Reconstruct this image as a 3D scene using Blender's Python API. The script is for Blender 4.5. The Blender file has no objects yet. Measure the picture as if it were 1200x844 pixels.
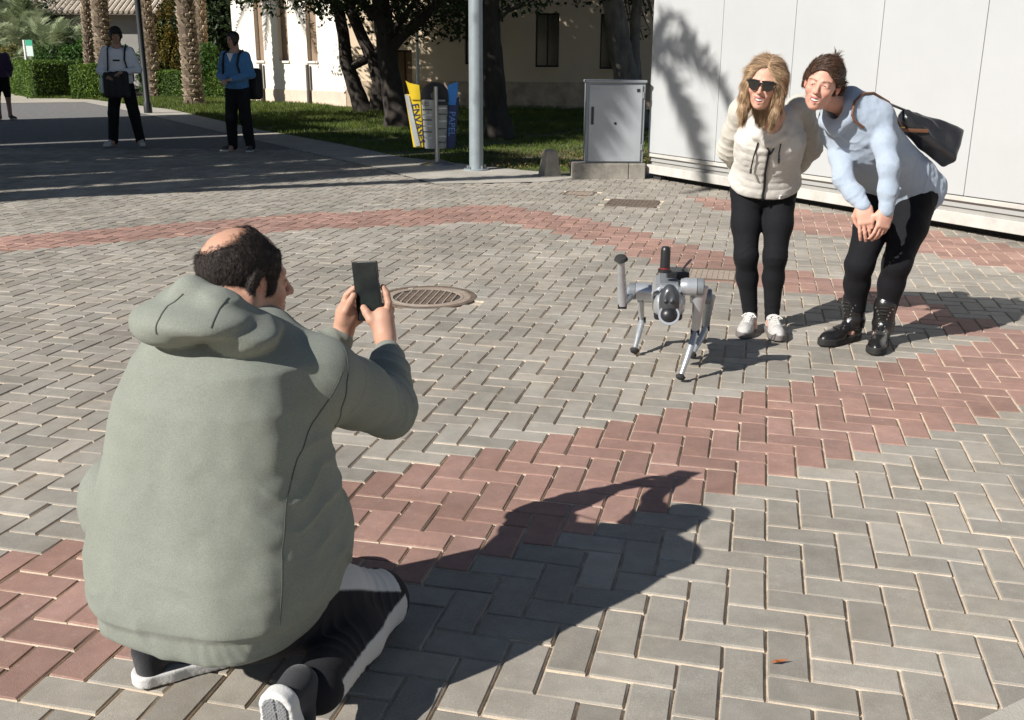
import bpy, bmesh, math, random, time
import numpy as np
from mathutils import Vector, Matrix
T0 = time.time()
S = bpy.context.scene
C = S.collection
# ------------------------------------------------------------------ camera
PIT, ROLL, CAMH, FPX = .2925, -.005, 1.354, 1175.0
cam_data = bpy.data.cameras.new('camera')
cam_data.sensor_width = 36.0
cam_data.lens = FPX / 1200 * 36
cam_data.clip_start = .05
cam_data.clip_end = 2000
cam = bpy.data.objects.new('camera', cam_data)
C.objects.link(cam)
_fw = Vector((0, math.cos(PIT), -math.sin(PIT)))
_up0 = Vector((0, math.sin(PIT), math.cos(PIT)))
_rt0 = Vector((1, 0, 0))
_rt = _rt0 * math.cos(ROLL) - _up0 * math.sin(ROLL)
_up = _up0 * math.cos(ROLL) + _rt0 * math.sin(ROLL)
cam.matrix_world = Matrix(((_rt.x, _up.x, -_fw.x, 0), (_rt.y, _up.y, -_fw.y, 0), (_rt.z, _up.z, -_fw.z, CAMH), (0, 0, 0, 1)))
S.camera = cam
# ------------------------------------------------------------------ light
SUN_AZ, SUN_EL = math.radians(54), math.radians(35.5)      # shadows run toward this azimuth (from +Y to +X)
W = bpy.data.worlds.new('World')
S.world = W
W.use_nodes = True
wn = W.node_tree
sky = wn.nodes.new('ShaderNodeTexSky')
sky.sky_type = 'NISHITA'
sky.sun_disc = False
sky.sun_elevation = SUN_EL
sky.sun_rotation = SUN_AZ + math.pi
sky.air_density = 1.0
sky.dust_density = .4
sky.ozone_density = 1.6
bg = wn.nodes['Background']
bg.inputs[1].default_value = .05
wn.links.new(sky.outputs[0], bg.inputs[0])
sun_data = bpy.data.lights.new('sun', 'SUN')
sun_data.energy = 5.0
sun_data.angle = math.radians(.53)
sun_data.color = (1, .96, .90)
sun = bpy.data.objects.new('sun', sun_data)
C.objects.link(sun)
_sd = Vector((math.sin(SUN_AZ) * math.cos(SUN_EL), math.cos(SUN_AZ) * math.cos(SUN_EL), -math.sin(SUN_EL)))
sun.rotation_euler = _sd.to_track_quat('-Z', 'Y').to_euler()
sun.location = (-20, -14, 20)
S.view_settings.view_transform = 'Standard'
S.view_settings.look = 'None'
S.view_settings.gamma = 1
S.view_settings.exposure = .42
random.seed(4)
rng = np.random.default_rng(7)
# ------------------------------------------------------------------ helpers
def ray(px, py):
    a, b = px - 600, py - 422
    cr, sr = math.cos(ROLL), math.sin(ROLL)
    x0, y0 = cr * a + sr * b, -sr * a + cr * b
    u = -y0 / FPX
    return Vector((x0 / FPX, math.cos(PIT) + u * math.sin(PIT), -math.sin(PIT) + u * math.cos(PIT)))
def gnd(px, py, z=0.0):
    r = ray(px, py)
    t = (z - CAMH) / r.z
    return Vector((r.x * t, r.y * t, z))
def at(px, py, y):
    r = ray(px, py)
    t = y / r.y
    return Vector((r.x * t, y, CAMH + r.z * t))
def proj(x, y, z):
    d = y * np.cos(PIT) - (z - CAMH) * np.sin(PIT)
    u = y * np.sin(PIT) + (z - CAMH) * np.cos(PIT)
    a, b = FPX * x / d, -FPX * u / d
    cr, sr = np.cos(ROLL), np.sin(ROLL)
    return 600 + cr * a - sr * b, 422 + sr * a + cr * b

MATS = {}
def mat(name, col, rough=.7, var=0.0, scale=20.0, bump=0.0, bscale=None, metal=0.0, col2=None, spec=.5, detail=6, sheen=0, stretch=None, attr=None, coat=0, trans=None, randobj=0.0):
    if name in MATS: return MATS[name]
    m = bpy.data.materials.new(name)
    m.use_nodes = True
    nt = m.node_tree
    b = nt.nodes['Principled BSDF']
    b.inputs['Roughness'].default_value = rough
    b.inputs['Metallic'].default_value = metal
    b.inputs['Specular IOR Level'].default_value = spec
    if sheen:
        b.inputs['Sheen Weight'].default_value = sheen
    if coat:
        b.inputs['Coat Weight'].default_value = coat
        b.inputs['Coat Roughness'].default_value = .08
    tc = nt.nodes.new('ShaderNodeTexCoord')
    src = tc.outputs['Object']
    if stretch:
        mp = nt.nodes.new('ShaderNodeMapping')
        mp.inputs['Scale'].default_value = stretch
        nt.links.new(src, mp.inputs[0])
        src = mp.outputs[0]
    c1 = (*col, 1)
    out = None
    if var or col2:
        n = nt.nodes.new('ShaderNodeTexNoise')
        n.inputs['Scale'].default_value = scale
        n.inputs['Detail'].default_value = detail
        n.inputs['Roughness'].default_value = .65
        nt.links.new(src, n.inputs['Vector'])
        r = nt.nodes.new('ShaderNodeValToRGB')
        r.color_ramp.elements[0].position = .3
        r.color_ramp.elements[1].position = .7
        if col2:
            r.color_ramp.elements[0].color = c1
            r.color_ramp.elements[1].color = (*col2, 1)
        else:
            r.color_ramp.elements[0].color = (*[c * (1 - var) for c in col], 1)
            r.color_ramp.elements[1].color = (*[min(1, c * (1 + var)) for c in col], 1)
        nt.links.new(n.outputs[0], r.inputs[0])
        out = r.outputs[0]
    if attr:
        a = nt.nodes.new('ShaderNodeAttribute')
        a.attribute_name = attr
        if out is None:
            out = a.outputs['Color']
        else:
            mx = nt.nodes.new('ShaderNodeMix')
            mx.data_type = 'RGBA'
            mx.blend_type = 'MULTIPLY'
            mx.inputs[0].default_value = 1
            nt.links.new(out, mx.inputs[6])
            nt.links.new(a.outputs['Color'], mx.inputs[7])
            out = mx.outputs[2]
    if randobj:
        oi = nt.nodes.new('ShaderNodeObjectInfo')
        mr = nt.nodes.new('ShaderNodeMapRange')
        mr.inputs[3].default_value = 1 - randobj
        mr.inputs[4].default_value = 1 + randobj
        nt.links.new(oi.outputs['Random'], mr.inputs[0])
        vm = nt.nodes.new('ShaderNodeVectorMath')
        vm.operation = 'SCALE'
        if out is None:
            vm.inputs[0].default_value = col
        else:
            nt.links.new(out, vm.inputs[0])
        nt.links.new(mr.outputs[0], vm.inputs['Scale'])
        out = vm.outputs[0]
    if out is None:
        b.inputs['Base Color'].default_value = c1
    else:
        nt.links.new(out, b.inputs['Base Color'])
    if bump:
        n2 = nt.nodes.new('ShaderNodeTexNoise')
        n2.inputs['Scale'].default_value = bscale or scale * 4
        n2.inputs['Detail'].default_value = 5
        nt.links.new(src, n2.inputs['Vector'])
        bp = nt.nodes.new('ShaderNodeBump')
        bp.inputs['Strength'].default_value = min(1, bump)
        bp.inputs['Distance'].default_value = .004 * max(1, bump)
        nt.links.new(n2.outputs[0], bp.inputs['Height'])
        nt.links.new(bp.outputs[0], b.inputs['Normal'])
    if trans:
        b.inputs['Transmission Weight'].default_value = trans
    MATS[name] = m
    return m

def link(name, me, m=None, parent=None, smooth=False, kind=None):
    if m is not None:
        for q in (m if isinstance(m, (list, tuple)) else [m]):
            me.materials.append(q)
    o = bpy.data.objects.new(name, me)
    C.objects.link(o)
    if parent is not None: o.parent = parent
    if smooth:
        me.shade_smooth()
    if kind: o['kind'] = kind
    return o
def thing(name, label, cat, loc=(0, 0, 0), rz=0, group=None):
    o = bpy.data.objects.new(name, None)
    C.objects.link(o)
    o.empty_display_size = .1
    o.location = loc
    o.rotation_euler = (0, 0, rz)
    o['label'] = label
    o['category'] = cat
    if group: o['group'] = group
    return o
def tag(o, label, cat, group=None):
    o['label'] = label
    o['category'] = cat
    if group: o['group'] = group
    return o
def arr_mesh(name, V, F, mi=None):
    """V (n,3) float, F (m,4) or (m,3) int arrays"""
    V = np.asarray(V, np.float32); F = np.asarray(F, np.int32)
    me = bpy.data.meshes.new(name)
    me.vertices.add(len(V)); me.vertices.foreach_set('co', V.ravel())
    k = F.shape[1]
    me.loops.add(F.size); me.loops.foreach_set('vertex_index', F.ravel())
    me.polygons.add(len(F))
    me.polygons.foreach_set('loop_start', np.arange(0, F.size, k, dtype=np.int32))
    me.polygons.foreach_set('loop_total', np.full(len(F), k, np.int32))
    if mi is not None: me.polygons.foreach_set('material_index', np.asarray(mi, np.int32))
    me.update(calc_edges=True)
    me.shade_flat()
    return me
class MB:
    """collects polygons, then links them as ONE mesh"""
    def __init__(s): s.v = []; s.f = []; s.m = []; s.M = Matrix.Identity(4); s.mi = 0
    def add(s, vs, fs):
        n = len(s.v)
        s.v += [tuple(s.M @ Vector(v)) for v in vs]
        s.f += [tuple(n + i for i in f) for f in fs]
        s.m += [s.mi] * len(fs)
    def box(s, x0, x1, y0, y1, z0, z1, b=0.0):
        if b <= 0:
            s.add([(x0, y0, z0), (x1, y0, z0), (x1, y1, z0), (x0, y1, z0), (x0, y0, z1), (x1, y0, z1), (x1, y1, z1), (x0, y1, z1)],
                  [(0, 3, 2, 1), (4, 5, 6, 7), (0, 1, 5, 4), (1, 2, 6, 5), (2, 3, 7, 6), (3, 0, 4, 7)])
            return
        bm = bmesh.new()
        bmesh.ops.create_cube(bm, size=1)
        for v in bm.verts:
            v.co = Vector(((x0 + x1) / 2 + v.co.x * (x1 - x0), (y0 + y1) / 2 + v.co.y * (y1 - y0), (z0 + z1) / 2 + v.co.z * (z1 - z0)))
        bmesh.ops.bevel(bm, geom=list(bm.edges), offset=b, segments=2, affect='EDGES', profile=.6)
        s.addbm(bm)
    def addbm(s, bm):
        bm.verts.index_update()
        s.add([v.co[:] for v in bm.verts], [tuple(v.index for v in f.verts) for f in bm.faces])
        bm.free()
    def tube(s, pts, rad, n=10, cap=True, sx=1.0):
        pts = [Vector(p) for p in pts]
        if not hasattr(rad, '__len__'): rad = [rad] * len(pts)
        up = None; vs = []; fs = []
        for i, p in enumerate(pts):
            d = (pts[min(i + 1, len(pts) - 1)] - pts[max(i - 1, 0)]).normalized()
            if up is None:
                a = Vector((0, 0, 1)) if abs(d.z) < .9 else Vector((1, 0, 0))
                up = (a - d * a.dot(d)).normalized()
            else:
                up = (up - d * up.dot(d)).normalized()
            sd = d.cross(up)
            for k in range(n):
                t = 2 * math.pi * k / n
                vs.append(p + (up * math.cos(t) + sd * math.sin(t) * sx) * rad[i])
        for i in range(len(pts) - 1):
            for k in range(n):
                a, b2 = i * n + k, i * n + (k + 1) % n
                fs.append((a, b2, b2 + n, a + n))
        if cap:
            fs.append(tuple(range(n - 1, -1, -1)))
            fs.append(tuple((len(pts) - 1) * n + k for k in range(n)))
        s.add(vs, fs)
    def lathe(s, prof, n=24, c=(0, 0, 0)):
        vs = []; fs = []
        for (r, z) in prof:
            for k in range(n):
                t = 2 * math.pi * k / n
                vs.append((c[0] + r * math.cos(t), c[1] + r * math.sin(t), c[2] + z))
        for i in range(len(prof) - 1):
            for k in range(n):
                a, b2 = i * n + k, i * n + (k + 1) % n
                fs.append((a, b2, b2 + n, a + n))
        fs.append(tuple(range(n - 1, -1, -1)))
        fs.append(tuple((len(prof) - 1) * n + k for k in range(n)))
        s.add(vs, fs)
    def prism(s, poly, z0, z1):
        n = len(poly)
        s.add([(x, y, z0) for x, y in poly] + [(x, y, z1) for x, y in poly],
              [tuple(range(n - 1, -1, -1)), tuple(range(n, 2 * n))] + [(i, (i + 1) % n, (i + 1) % n + n, i + n) for i in range(n)])
    def build(s, name, m, parent=None, smooth=False, kind=None, bevel=0):
        me = bpy.data.meshes.new(name)
        me.from_pydata(s.v, [], s.f)
        if isinstance(m, (list, tuple)) and any(s.m):
            me.polygons.foreach_set('material_index', s.m)
        me.update()
        bm = bmesh.new(); bm.from_mesh(me)
        bmesh.ops.recalc_face_normals(bm, faces=bm.faces)
        bm.to_mesh(me); bm.free()
        o = link(name, me, m, parent, smooth, kind)
        if smooth: me.set_sharp_from_angle(angle=math.radians(40))
        if bevel:
            md = o.modifiers.new('bevel', 'BEVEL'); md.width = bevel; md.segments = 2; md.limit_method = 'ANGLE'
        return o
def axes(o, x, y, z):
    """4x4 matrix with given origin and axis directions"""
    return Matrix(((x[0], y[0], z[0], o[0]), (x[1], y[1], z[1], o[1]), (x[2], y[2], z[2], o[2]), (0, 0, 0, 1)))
def text_mesh(name, body, size, m, parent, M, extrude=.001, align='CENTER'):
    cu = bpy.data.curves.new(name, 'FONT')
    cu.body = body; cu.size = size; cu.extrude = extrude; cu.align_x = align; cu.align_y = 'CENTER'
    cu.resolution_u = 3
    tmp = bpy.data.objects.new(name + '_src', cu)
    C.objects.link(tmp)
    dg = bpy.context.evaluated_depsgraph_get()
    me = bpy.data.meshes.new_from_object(tmp.evaluated_get(dg))
    bpy.data.objects.remove(tmp)
    me.materials.clear()
    o = link(name, me, m, parent)
    o.matrix_local = M
    return o
# ------------------------------------------------------------------ signed distance tools for bodies and cloth
f32 = np.float32
def V3(*a): return np.array(a[0] if len(a) == 1 else a, f32)
def smin(a, b, k):
    h = np.clip(.5 + .5 * (b - a) / k, 0, 1)
    return b + (a - b) * h - k * h * (1 - h)
def smax(a, b, k): return -smin(-a, -b, k)
def cap(P, a, b, ra, rb=None, flat=None):
    if rb is None: rb = ra
    a, b = V3(a), V3(b)
    ab = b - a
    t = np.clip((P - a) @ ab / max(float(ab @ ab), 1e-9), 0, 1)
    q = P - a - t[:, None] * ab
    if flat is not None:                         # flat = (axis, factor) squeezes the section along an axis
        ax, f = V3(flat[0]), flat[1]
        ax = ax / np.linalg.norm(ax)
        q = q + (q @ ax)[:, None] * ax * f32(1 / f - 1)
        return (np.sqrt((q * q).sum(1)) - (ra + (rb - ra) * t)) * min(1, f * 1.15)
    return np.sqrt((q * q).sum(1)) - (ra + (rb - ra) * t)
def chain(P, pts, rs, k=.02):
    d = None
    for i in range(len(pts) - 1):
        e = cap(P, pts[i], pts[i + 1], rs[i], rs[i + 1])
        d = e if d is None else smin(d, e, k)
    return d
def ell(P, c, r, R=None):
    q = P - V3(c)
    if R is not None: q = q @ np.asarray(R, f32)        # columns of R are the local axes
    r = V3(r)
    k0 = np.sqrt(((q / r) ** 2).sum(1))
    k1 = np.sqrt(((q / (r * r)) ** 2).sum(1)) + 1e-9
    return k0 * (k0 - 1) / k1
def rbox(P, c, h, rad, R=None):
    q = P - V3(c)
    if R is not None: q = q @ np.asarray(R, f32)
    q = np.abs(q) - (V3(h) - rad)
    return np.sqrt((np.maximum(q, 0) ** 2).sum(1)) + np.minimum(q.max(1), 0) - rad
def loft(P, o, R, ts, cx, cy, a, b, n=2.3, L=None):
    """stack of superellipse sections along local z; R columns = local axes, ts = heights"""
    q = (P - V3(o)) @ np.asarray(R, f32)
    t = q[:, 2]
    f = lambda arr: np.interp(t, ts, arr).astype(f32)
    A, B = f(a), f(b)
    k = (np.abs((q[:, 0] - f(cx)) / A) ** n + np.abs((q[:, 1] - f(cy)) / B) ** n) ** (1 / n)
    d = (k - 1) * np.minimum(A, B) * .9
    return smax(d, np.maximum(ts[0] - t, t - ts[-1]), .03)
def frame(fwd, up=(0, 0, 1)):
    """rotation with local y = fwd, z as near up as possible, x = right; columns are axes"""
    y = np.array(fwd, float); y /= np.linalg.norm(y)
    x = np.cross(y, np.array(up, float)); x /= np.linalg.norm(x)
    z = np.cross(x, y)
    return np.stack([x, y, z], 1)
def seg_d(P, a, b):
    a, b = V3(a), V3(b); ab = b - a
    t = np.clip((P - a) @ ab / float(ab @ ab), 0, 1)
    q = P - a - t[:, None] * ab
    return np.sqrt((q * q).sum(1)), t
def poly_d(P, pts):
    d = None
    for i in range(len(pts) - 1):
        e, _ = seg_d(P, pts[i], pts[i + 1])
        d = e if d is None else np.minimum(d, e)
    return d
_NT = np.random.default_rng(11).uniform(0, 1, 32 ** 3).astype(f32)
def hash3(i, j, k):
    return _NT[((i & 31) << 10) | ((j & 31) << 5) | (k & 31)]
def vnoise(P, s):
    """smooth value noise in -1..1"""
    q = P * f32(s)
    i = np.floor(q).astype(np.int32); f = (q - i).astype(f32); f = f * f * (3 - 2 * f)
    r = 0
    for dx in (0, 1):
        wx = f[:, 0] if dx else 1 - f[:, 0]
        for dy in (0, 1):
            wy = f[:, 1] if dy else 1 - f[:, 1]
            for dz in (0, 1):
                wz = f[:, 2] if dz else 1 - f[:, 2]
                r = r + wx * wy * wz * hash3(i[:, 0] + dx, i[:, 1] + dy, i[:, 2] + dz)
    return r * 2 - 1
def folds(P, c, ax, freq, amp, rad, warp=.35, phase=0):
    """cloth creases near point c: ripples across axis ax fading with distance rad"""
    q = P - V3(c); ax = V3(ax); ax = ax / np.linalg.norm(ax)
    d2 = (q * q).sum(1)
    out = np.zeros(len(P), f32)
    m = d2 < 4.4 * rad * rad
    if m.any():
        w = np.exp(-d2[m] / (rad * rad))
        s = (q[m] @ ax) * freq + vnoise(P[m], 9) * warp * 6 + phase
        r = 1 - np.abs(np.sin(s))
        out[m] = -amp * w * (r ** 2 * 1.6 - .5)
    return out
def sdf_mesh(name, fn, lo, hi, h, origin=(0, 0, 0), col=None, mindex=None, relax=1):
    B = 8; _t = time.time()
    lo = np.array(lo, float); hi = np.array(hi, float)
    nb = np.ceil((hi - lo) / (B * h)).astype(int)
    gx, gy, gz = [np.arange(n) for n in nb]
    bi = np.stack(np.meshgrid(gx, gy, gz, indexing='ij'), -1).reshape(-1, 3)
    cen = (lo + (bi + .5) * B * h).astype(f32)
    d = fn(cen)
    bi = bi[np.abs(d) < B * h * 1.35 + .006]
    loc = np.stack(np.meshgrid(*[np.arange(B + 1)] * 3, indexing='ij'), -1).reshape(-1, 3)
    vals = np.empty((len(bi), (B + 1) ** 3), f32)
    step = 400
    for s0 in range(0, len(bi), step):
        b = bi[s0:s0 + step]
        pts = (lo + (b[:, None, :] * B + loc[None]) * h).astype(f32).reshape(-1, 3)
        vals[s0:s0 + step] = fn(pts).reshape(len(b), -1)
    D = vals.reshape(-1, B + 1, B + 1, B + 1)
    N = nb * B + 2
    def gid(I): return (I[:, 0] * N[1] + I[:, 1]) * N[2] + I[:, 2]
    In = D < 0
    cs = np.zeros((len(bi), B, B, B), int); acc = np.zeros((len(bi), B, B, B, 3), f32); cnt = np.zeros((len(bi), B, B, B), f32)
    for dx in (0, 1):
        for dy in (0, 1):
            for dz in (0, 1):
                cs += In[:, dx:dx + B, dy:dy + B, dz:dz + B]
    act = (cs > 0) & (cs < 8)
    w = np.nonzero(act)
    corner = [(dx, dy, dz) for dx in (0, 1) for dy in (0, 1) for dz in (0, 1)]
    cv = {c: D[w[0], w[1] + c[0], w[2] + c[1], w[3] + c[2]] for c in corner}
    acc = np.zeros((len(w[0]), 3), f32); cnt = np.zeros(len(w[0]), f32)
    for ax in range(3):
        for c in corner:
            if c[ax]: continue
            c2 = list(c); c2[ax] = 1; c2 = tuple(c2)
            a, b = cv[c], cv[c2]
            cr = (a < 0) != (b < 0)
            t = np.where(cr, a / np.where(cr, a - b, 1), 0)
            p = np.empty((len(a), 3), f32); p[:] = c
            p[:, ax] = t
            acc += p * cr[:, None]; cnt += cr
    cell = bi[w[0]] * B + np.stack(w[1:], 1)
    pos = lo + (cell + acc / cnt[:, None]) * h
    ids = gid(cell)
    order = np.argsort(ids); ids_s = ids[order]
    V = pos[order]
    faces = []
    for ax in range(3):
        u, v = (ax + 1) % 3, (ax + 2) % 3
        sl = [slice(0, B)] * 3; sl2 = list(sl); sl2[ax] = slice(1, B + 1)
        A = In[(slice(None), *sl)]; Bq = In[(slice(None), *sl2)]
        e = np.nonzero(A != Bq)
        inside = A[e]
        base = bi[e[0]] * B + np.stack(e[1:], 1)
        q = []
        ok = np.ones(len(base), bool)
        for du, dv in ((-1, -1), (0, -1), (0, 0), (-1, 0)):
            cc = base.copy(); cc[:, u] += du; cc[:, v] += dv
            g_ = gid(cc)
            k = np.searchsorted(ids_s, g_); k[k >= len(ids_s)] = 0
            ok &= ids_s[k] == g_
            q.append(k)
        q = np.stack(q, 1)
        q[~inside] = q[~inside][:, ::-1]
        faces.append(q[ok])
    Fq = np.concatenate(faces)
    for _ in range(relax):                       # pull vertices onto the surface and even them out
        s = np.zeros_like(V); c = np.zeros(len(V))
        for a, b in ((0, 1), (1, 2), (2, 3), (3, 0)):
            for x_, y_ in ((a, b), (b, a)):
                for k in range(3): s[:, k] += np.bincount(Fq[:, x_], V[Fq[:, y_], k], len(V))
                c += np.bincount(Fq[:, x_], minlength=len(V))
        V = V * .5 + .5 * s / np.maximum(c, 1)[:, None]
    mi = None
    if mindex is not None:
        mi = mindex(V[Fq].mean(1).astype(f32))
    me = arr_mesh(name, V - np.array(origin), Fq, mi)
    if col is not None:
        cc = np.ones((len(V), 4), f32); cc[:, :3] = col(V.astype(f32))
        at_ = me.color_attributes.new('tint', 'FLOAT_COLOR', 'POINT')
        at_.data.foreach_set('color', cc.ravel())
    me.shade_smooth()

    return me
# ================================================================== SETTING
def struct(o): o['kind'] = 'structure'; return o
def sheet(name, poly, z, m, kind='structure'):
    me = bpy.data.meshes.new(name)
    me.from_pydata([(x, y, z) for x, y in poly], [], [tuple(range(len(poly)))])
    me.update()
    if me.polygons[0].normal.z < 0: me.flip_normals()
    return link(name, me, m, kind=kind)
m_soil = mat('soil', (.16, .12, .08), .95, .4, 3, .8, 40)
m_sand = mat('joint_sand', (.52, .44, .34), .95, .45, 14, .9, 300)
m_asph = mat('asphalt', (.17, .165, .16), .9, .25, 8, .6, 300)
m_conc = mat('path_concrete', (.40, .37, .32), .9, .18, 2.5, .5, 200)
m_lawn = mat('lawn_soil', (.05, .085, .02), .95, .5, 5, .9, 80, col2=(.12, .10, .05))
g0 = sheet('ground', [(-400, -60), (400, -60), (400, 600), (-400, 600)], -.05, m_soil)
bed = sheet('paving', [(-12, -3), (9, -3), (9, 16), (-12, 16)], -.0095, m_sand)
# the walkway that runs off to the left between lawn and road, and the road itself
WK = [gnd(*p).xy for p in [(640, 213), (508, 217), (440, 199), (290, 166), (170, 139), (96, 125)]]
LW = [gnd(*p).xy for p in [(668, 205), (560, 195), (470, 186), (400, 172), (300, 155), (200, 133), (105, 122)]]
_t = (15.3 - WK[2].y) / (WK[3].y - WK[2].y)
sheet('road', [(-12.2, 15.3), tuple(WK[2].lerp(WK[3], _t))] + [tuple(p) for p in [WK[3], WK[4], WK[5]]] + [(-22, 46), (-60, 46), (-60, 15.2)], -.001, m_asph)
walk = sheet('walkway', [tuple(p) for p in WK] + [tuple(p) for p in LW[::-1]] + [(1.35, 12.6), (1.35, 12.25), (.7, 11.9)], .005, m_conc)
sheet('far_walkway', [(-22, 27.5), tuple(WK[5]), tuple(LW[6]), (-14.6, 35.6), (-6, 35.6), (-6, 36.6), (-15.5, 37.2), (-19, 80), (-60, 80), (-60, 27.5)], .006, mat('pale_path', (.42, .38, .31), .9, .15, 1.2, .4, 60))
lawn = sheet('lawn', [(1.35, 12.75)] + [tuple(p) for p in LW] + [(-16.1, 34), (-16.0, 37.2), (-6, 35.6), (12, 36), (12, 12.75)], .0, m_lawn)
def paver_mat(name, col, attr=None, randobj=0.0, edge=False):
    """pressed concrete: fine speckle, blotches and wide stains laid out in the place, tone varying block by block"""
    m = bpy.data.materials.new(name); m.use_nodes = True
    nt = m.node_tree; N = nt.nodes; K = nt.links; b = N['Principled BSDF']
    b.inputs['Roughness'].default_value = .88; b.inputs['Specular IOR Level'].default_value = .3
    ge = N.new('ShaderNodeNewGeometry')
    def noise(sc, det=4, ro=.6):
        n = N.new('ShaderNodeTexNoise'); n.inputs['Scale'].default_value = sc; n.inputs['Detail'].default_value = det; n.inputs['Roughness'].default_value = ro
        K.new(ge.outputs['Position'], n.inputs['Vector']); return n.outputs[0]
    def rng_(src, a, b_, lo=.3, hi=.7):
        r = N.new('ShaderNodeMapRange'); r.inputs[1].default_value = lo; r.inputs[2].default_value = hi; r.inputs[3].default_value = a; r.inputs[4].default_value = b_
        K.new(src, r.inputs[0]); return r.outputs[0]
    def mul(a, b_):
        x = N.new('ShaderNodeMath'); x.operation = 'MULTIPLY'; K.new(a, x.inputs[0]); K.new(b_, x.inputs[1]); return x.outputs[0]
    f = mul(rng_(noise(420, 2), .80, 1.20), rng_(noise(16, 5), .90, 1.10))
    f = mul(f, rng_(noise(1.1, 6, .7), .80, 1.12, .35, .65))
    f = mul(f, rng_(noise(.35, 3), .90, 1.08))
    if randobj:
        oi = N.new('ShaderNodeObjectInfo'); f = mul(f, rng_(oi.outputs['Random'], 1 - randobj, 1 + randobj, 0, 1))
    if attr:
        at_ = N.new('ShaderNodeAttribute'); at_.attribute_name = attr; f = mul(f, at_.outputs['Fac'])
    c = N.new('ShaderNodeMix'); c.data_type = 'RGBA'; c.inputs[6].default_value = (*col, 1); c.inputs[7].default_value = (col[0] * 1.04, col[1] * .99, col[2] * .93, 1)
    K.new(rng_(noise(3.3, 4), 0, 1), c.inputs[0])
    dust = N.new('ShaderNodeMix'); dust.data_type = 'RGBA'; dust.inputs[7].default_value = (.48, .43, .37, 1)
    K.new(c.outputs[2], dust.inputs[6]); K.new(rng_(noise(38, 6, .75), 0, .55, .56, .80), dust.inputs[0])
    v = N.new('ShaderNodeVectorMath'); v.operation = 'SCALE'; K.new(dust.outputs[2], v.inputs[0]); K.new(f, v.inputs['Scale']); K.new(v.outputs[0], b.inputs['Base Color'])
    bp = N.new('ShaderNodeBump'); bp.inputs['Strength'].default_value = .55; bp.inputs['Distance'].default_value = .0016
    K.new(noise(330, 3), bp.inputs['Height']); K.new(bp.outputs[0], b.inputs['Normal'])
    return m
m_gray = paver_mat('grey_paver', (.312, .292, .257), None, .16)
m_red = paver_mat('red_paver', (.32, .20, .168), None, .16)
m_gray_s = paver_mat('grey_paver_far', (.312, .292, .257), 'tint')
m_red_s = paver_mat('red_paver_far', (.32, .20, .168), 'tint')
m_edge = paver_mat('sandy_paver_edge', (.66, .58, .48))
LY, LT = -.238, np.array([.8795, 1.9275])
LR = np.array([[math.cos(LY), -math.sin(LY)], [math.sin(LY), math.cos(LY)]])
def inpoly(x, y, poly):
    r = False
    for i in range(len(poly)):
        x0, y0 = poly[i]; x1, y1 = poly[i - 1]
        if (y0 > y) != (y1 > y) and x < (x1 - x0) * (y - y0) / (y1 - y0) + x0: r = not r
    return r
gp = lambda l: [tuple(gnd(*p).xy) for p in l]
BANDS = [
    gp([(-60, 306), (0, 303), (300, 275), (590, 259)]) + gp([(590, 240), (300, 256), (0, 284), (-60, 288)]),
    gp([(590, 259), (700, 285), (780, 309), (850, 331), (990, 348), (1160, 398), (1200, 385), (1100, 353), (990, 325), (840, 294), (700, 258), (590, 240)]),
    gp([(795, 226), (850, 246), (930, 268), (990, 273), (1083, 292), (1200, 313), (1290, 330), (1290, 296), (1200, 286), (990, 249), (870, 232)]),
]
def is_red(x, y):
    l = LR.T @ (np.array([x, y]) - LT) / .1
    dd = l[1] - l[0]
    if 14.2 <= dd < 24.6 and l[0] < 12: return True
    return any(inpoly(x, y, b) for b in BANDS)
WALL0, WALL1 = np.array([1.58, 12.02]), np.array([3.95, 7.67])
WD = (WALL1 - WALL0) / np.linalg.norm(WALL1 - WALL0)
WN = np.array([WD[1], -WD[0]])                     # faces the camera
if WN @ (np.array([0, 0]) - WALL0) < 0: WN = -WN
HOLES = [('circle', (-.505, 5.785), .315)]
COVERS = [(1.17, 9.84, .235, 0.0), (.70, 10.56, .15, 0.0), (1.31, 6.47, .165, 0.0)]     # centre, half size
def cover_blocks(x, y):
    for cx, cy, r, _ in COVERS:
        q = LR.T @ np.array([x - cx, y - cy])
        if abs(q[0]) < r and abs(q[1]) < r: return True
    return (x + .505) ** 2 + (y - 5.785) ** 2 < .27 ** 2
wk_line = [tuple(p) for p in WK]
def paved(x, y):
    if y > 15.6 or y < -1.5: return False
    if (np.array([x, y]) - WALL0) @ WN < -.35 and x > 1.2: return False
    # behind the walkway edge
    for i in range(len(WK) - 1):
        a, b = WK[i], WK[i + 1]
        if min(a[0], b[0]) - 1e-6 <= x <= max(a[0], b[0]):
            t = (x - a[0]) / (b[0] - a[0])
            if y > a[1] + t * (b[1] - a[1]) + .02: return False
    if x > WK[0][0] and y > 11.9 + (x - .7) * .5: return False
    q = np.array([x, y]) - np.array([1.07, 1.78])
    if q @ np.array([.62, -.55]) > .02 and y < 2.3 and x > .6 and q @ np.array([.62, -.55]) > 0: return False
    return True
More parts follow.
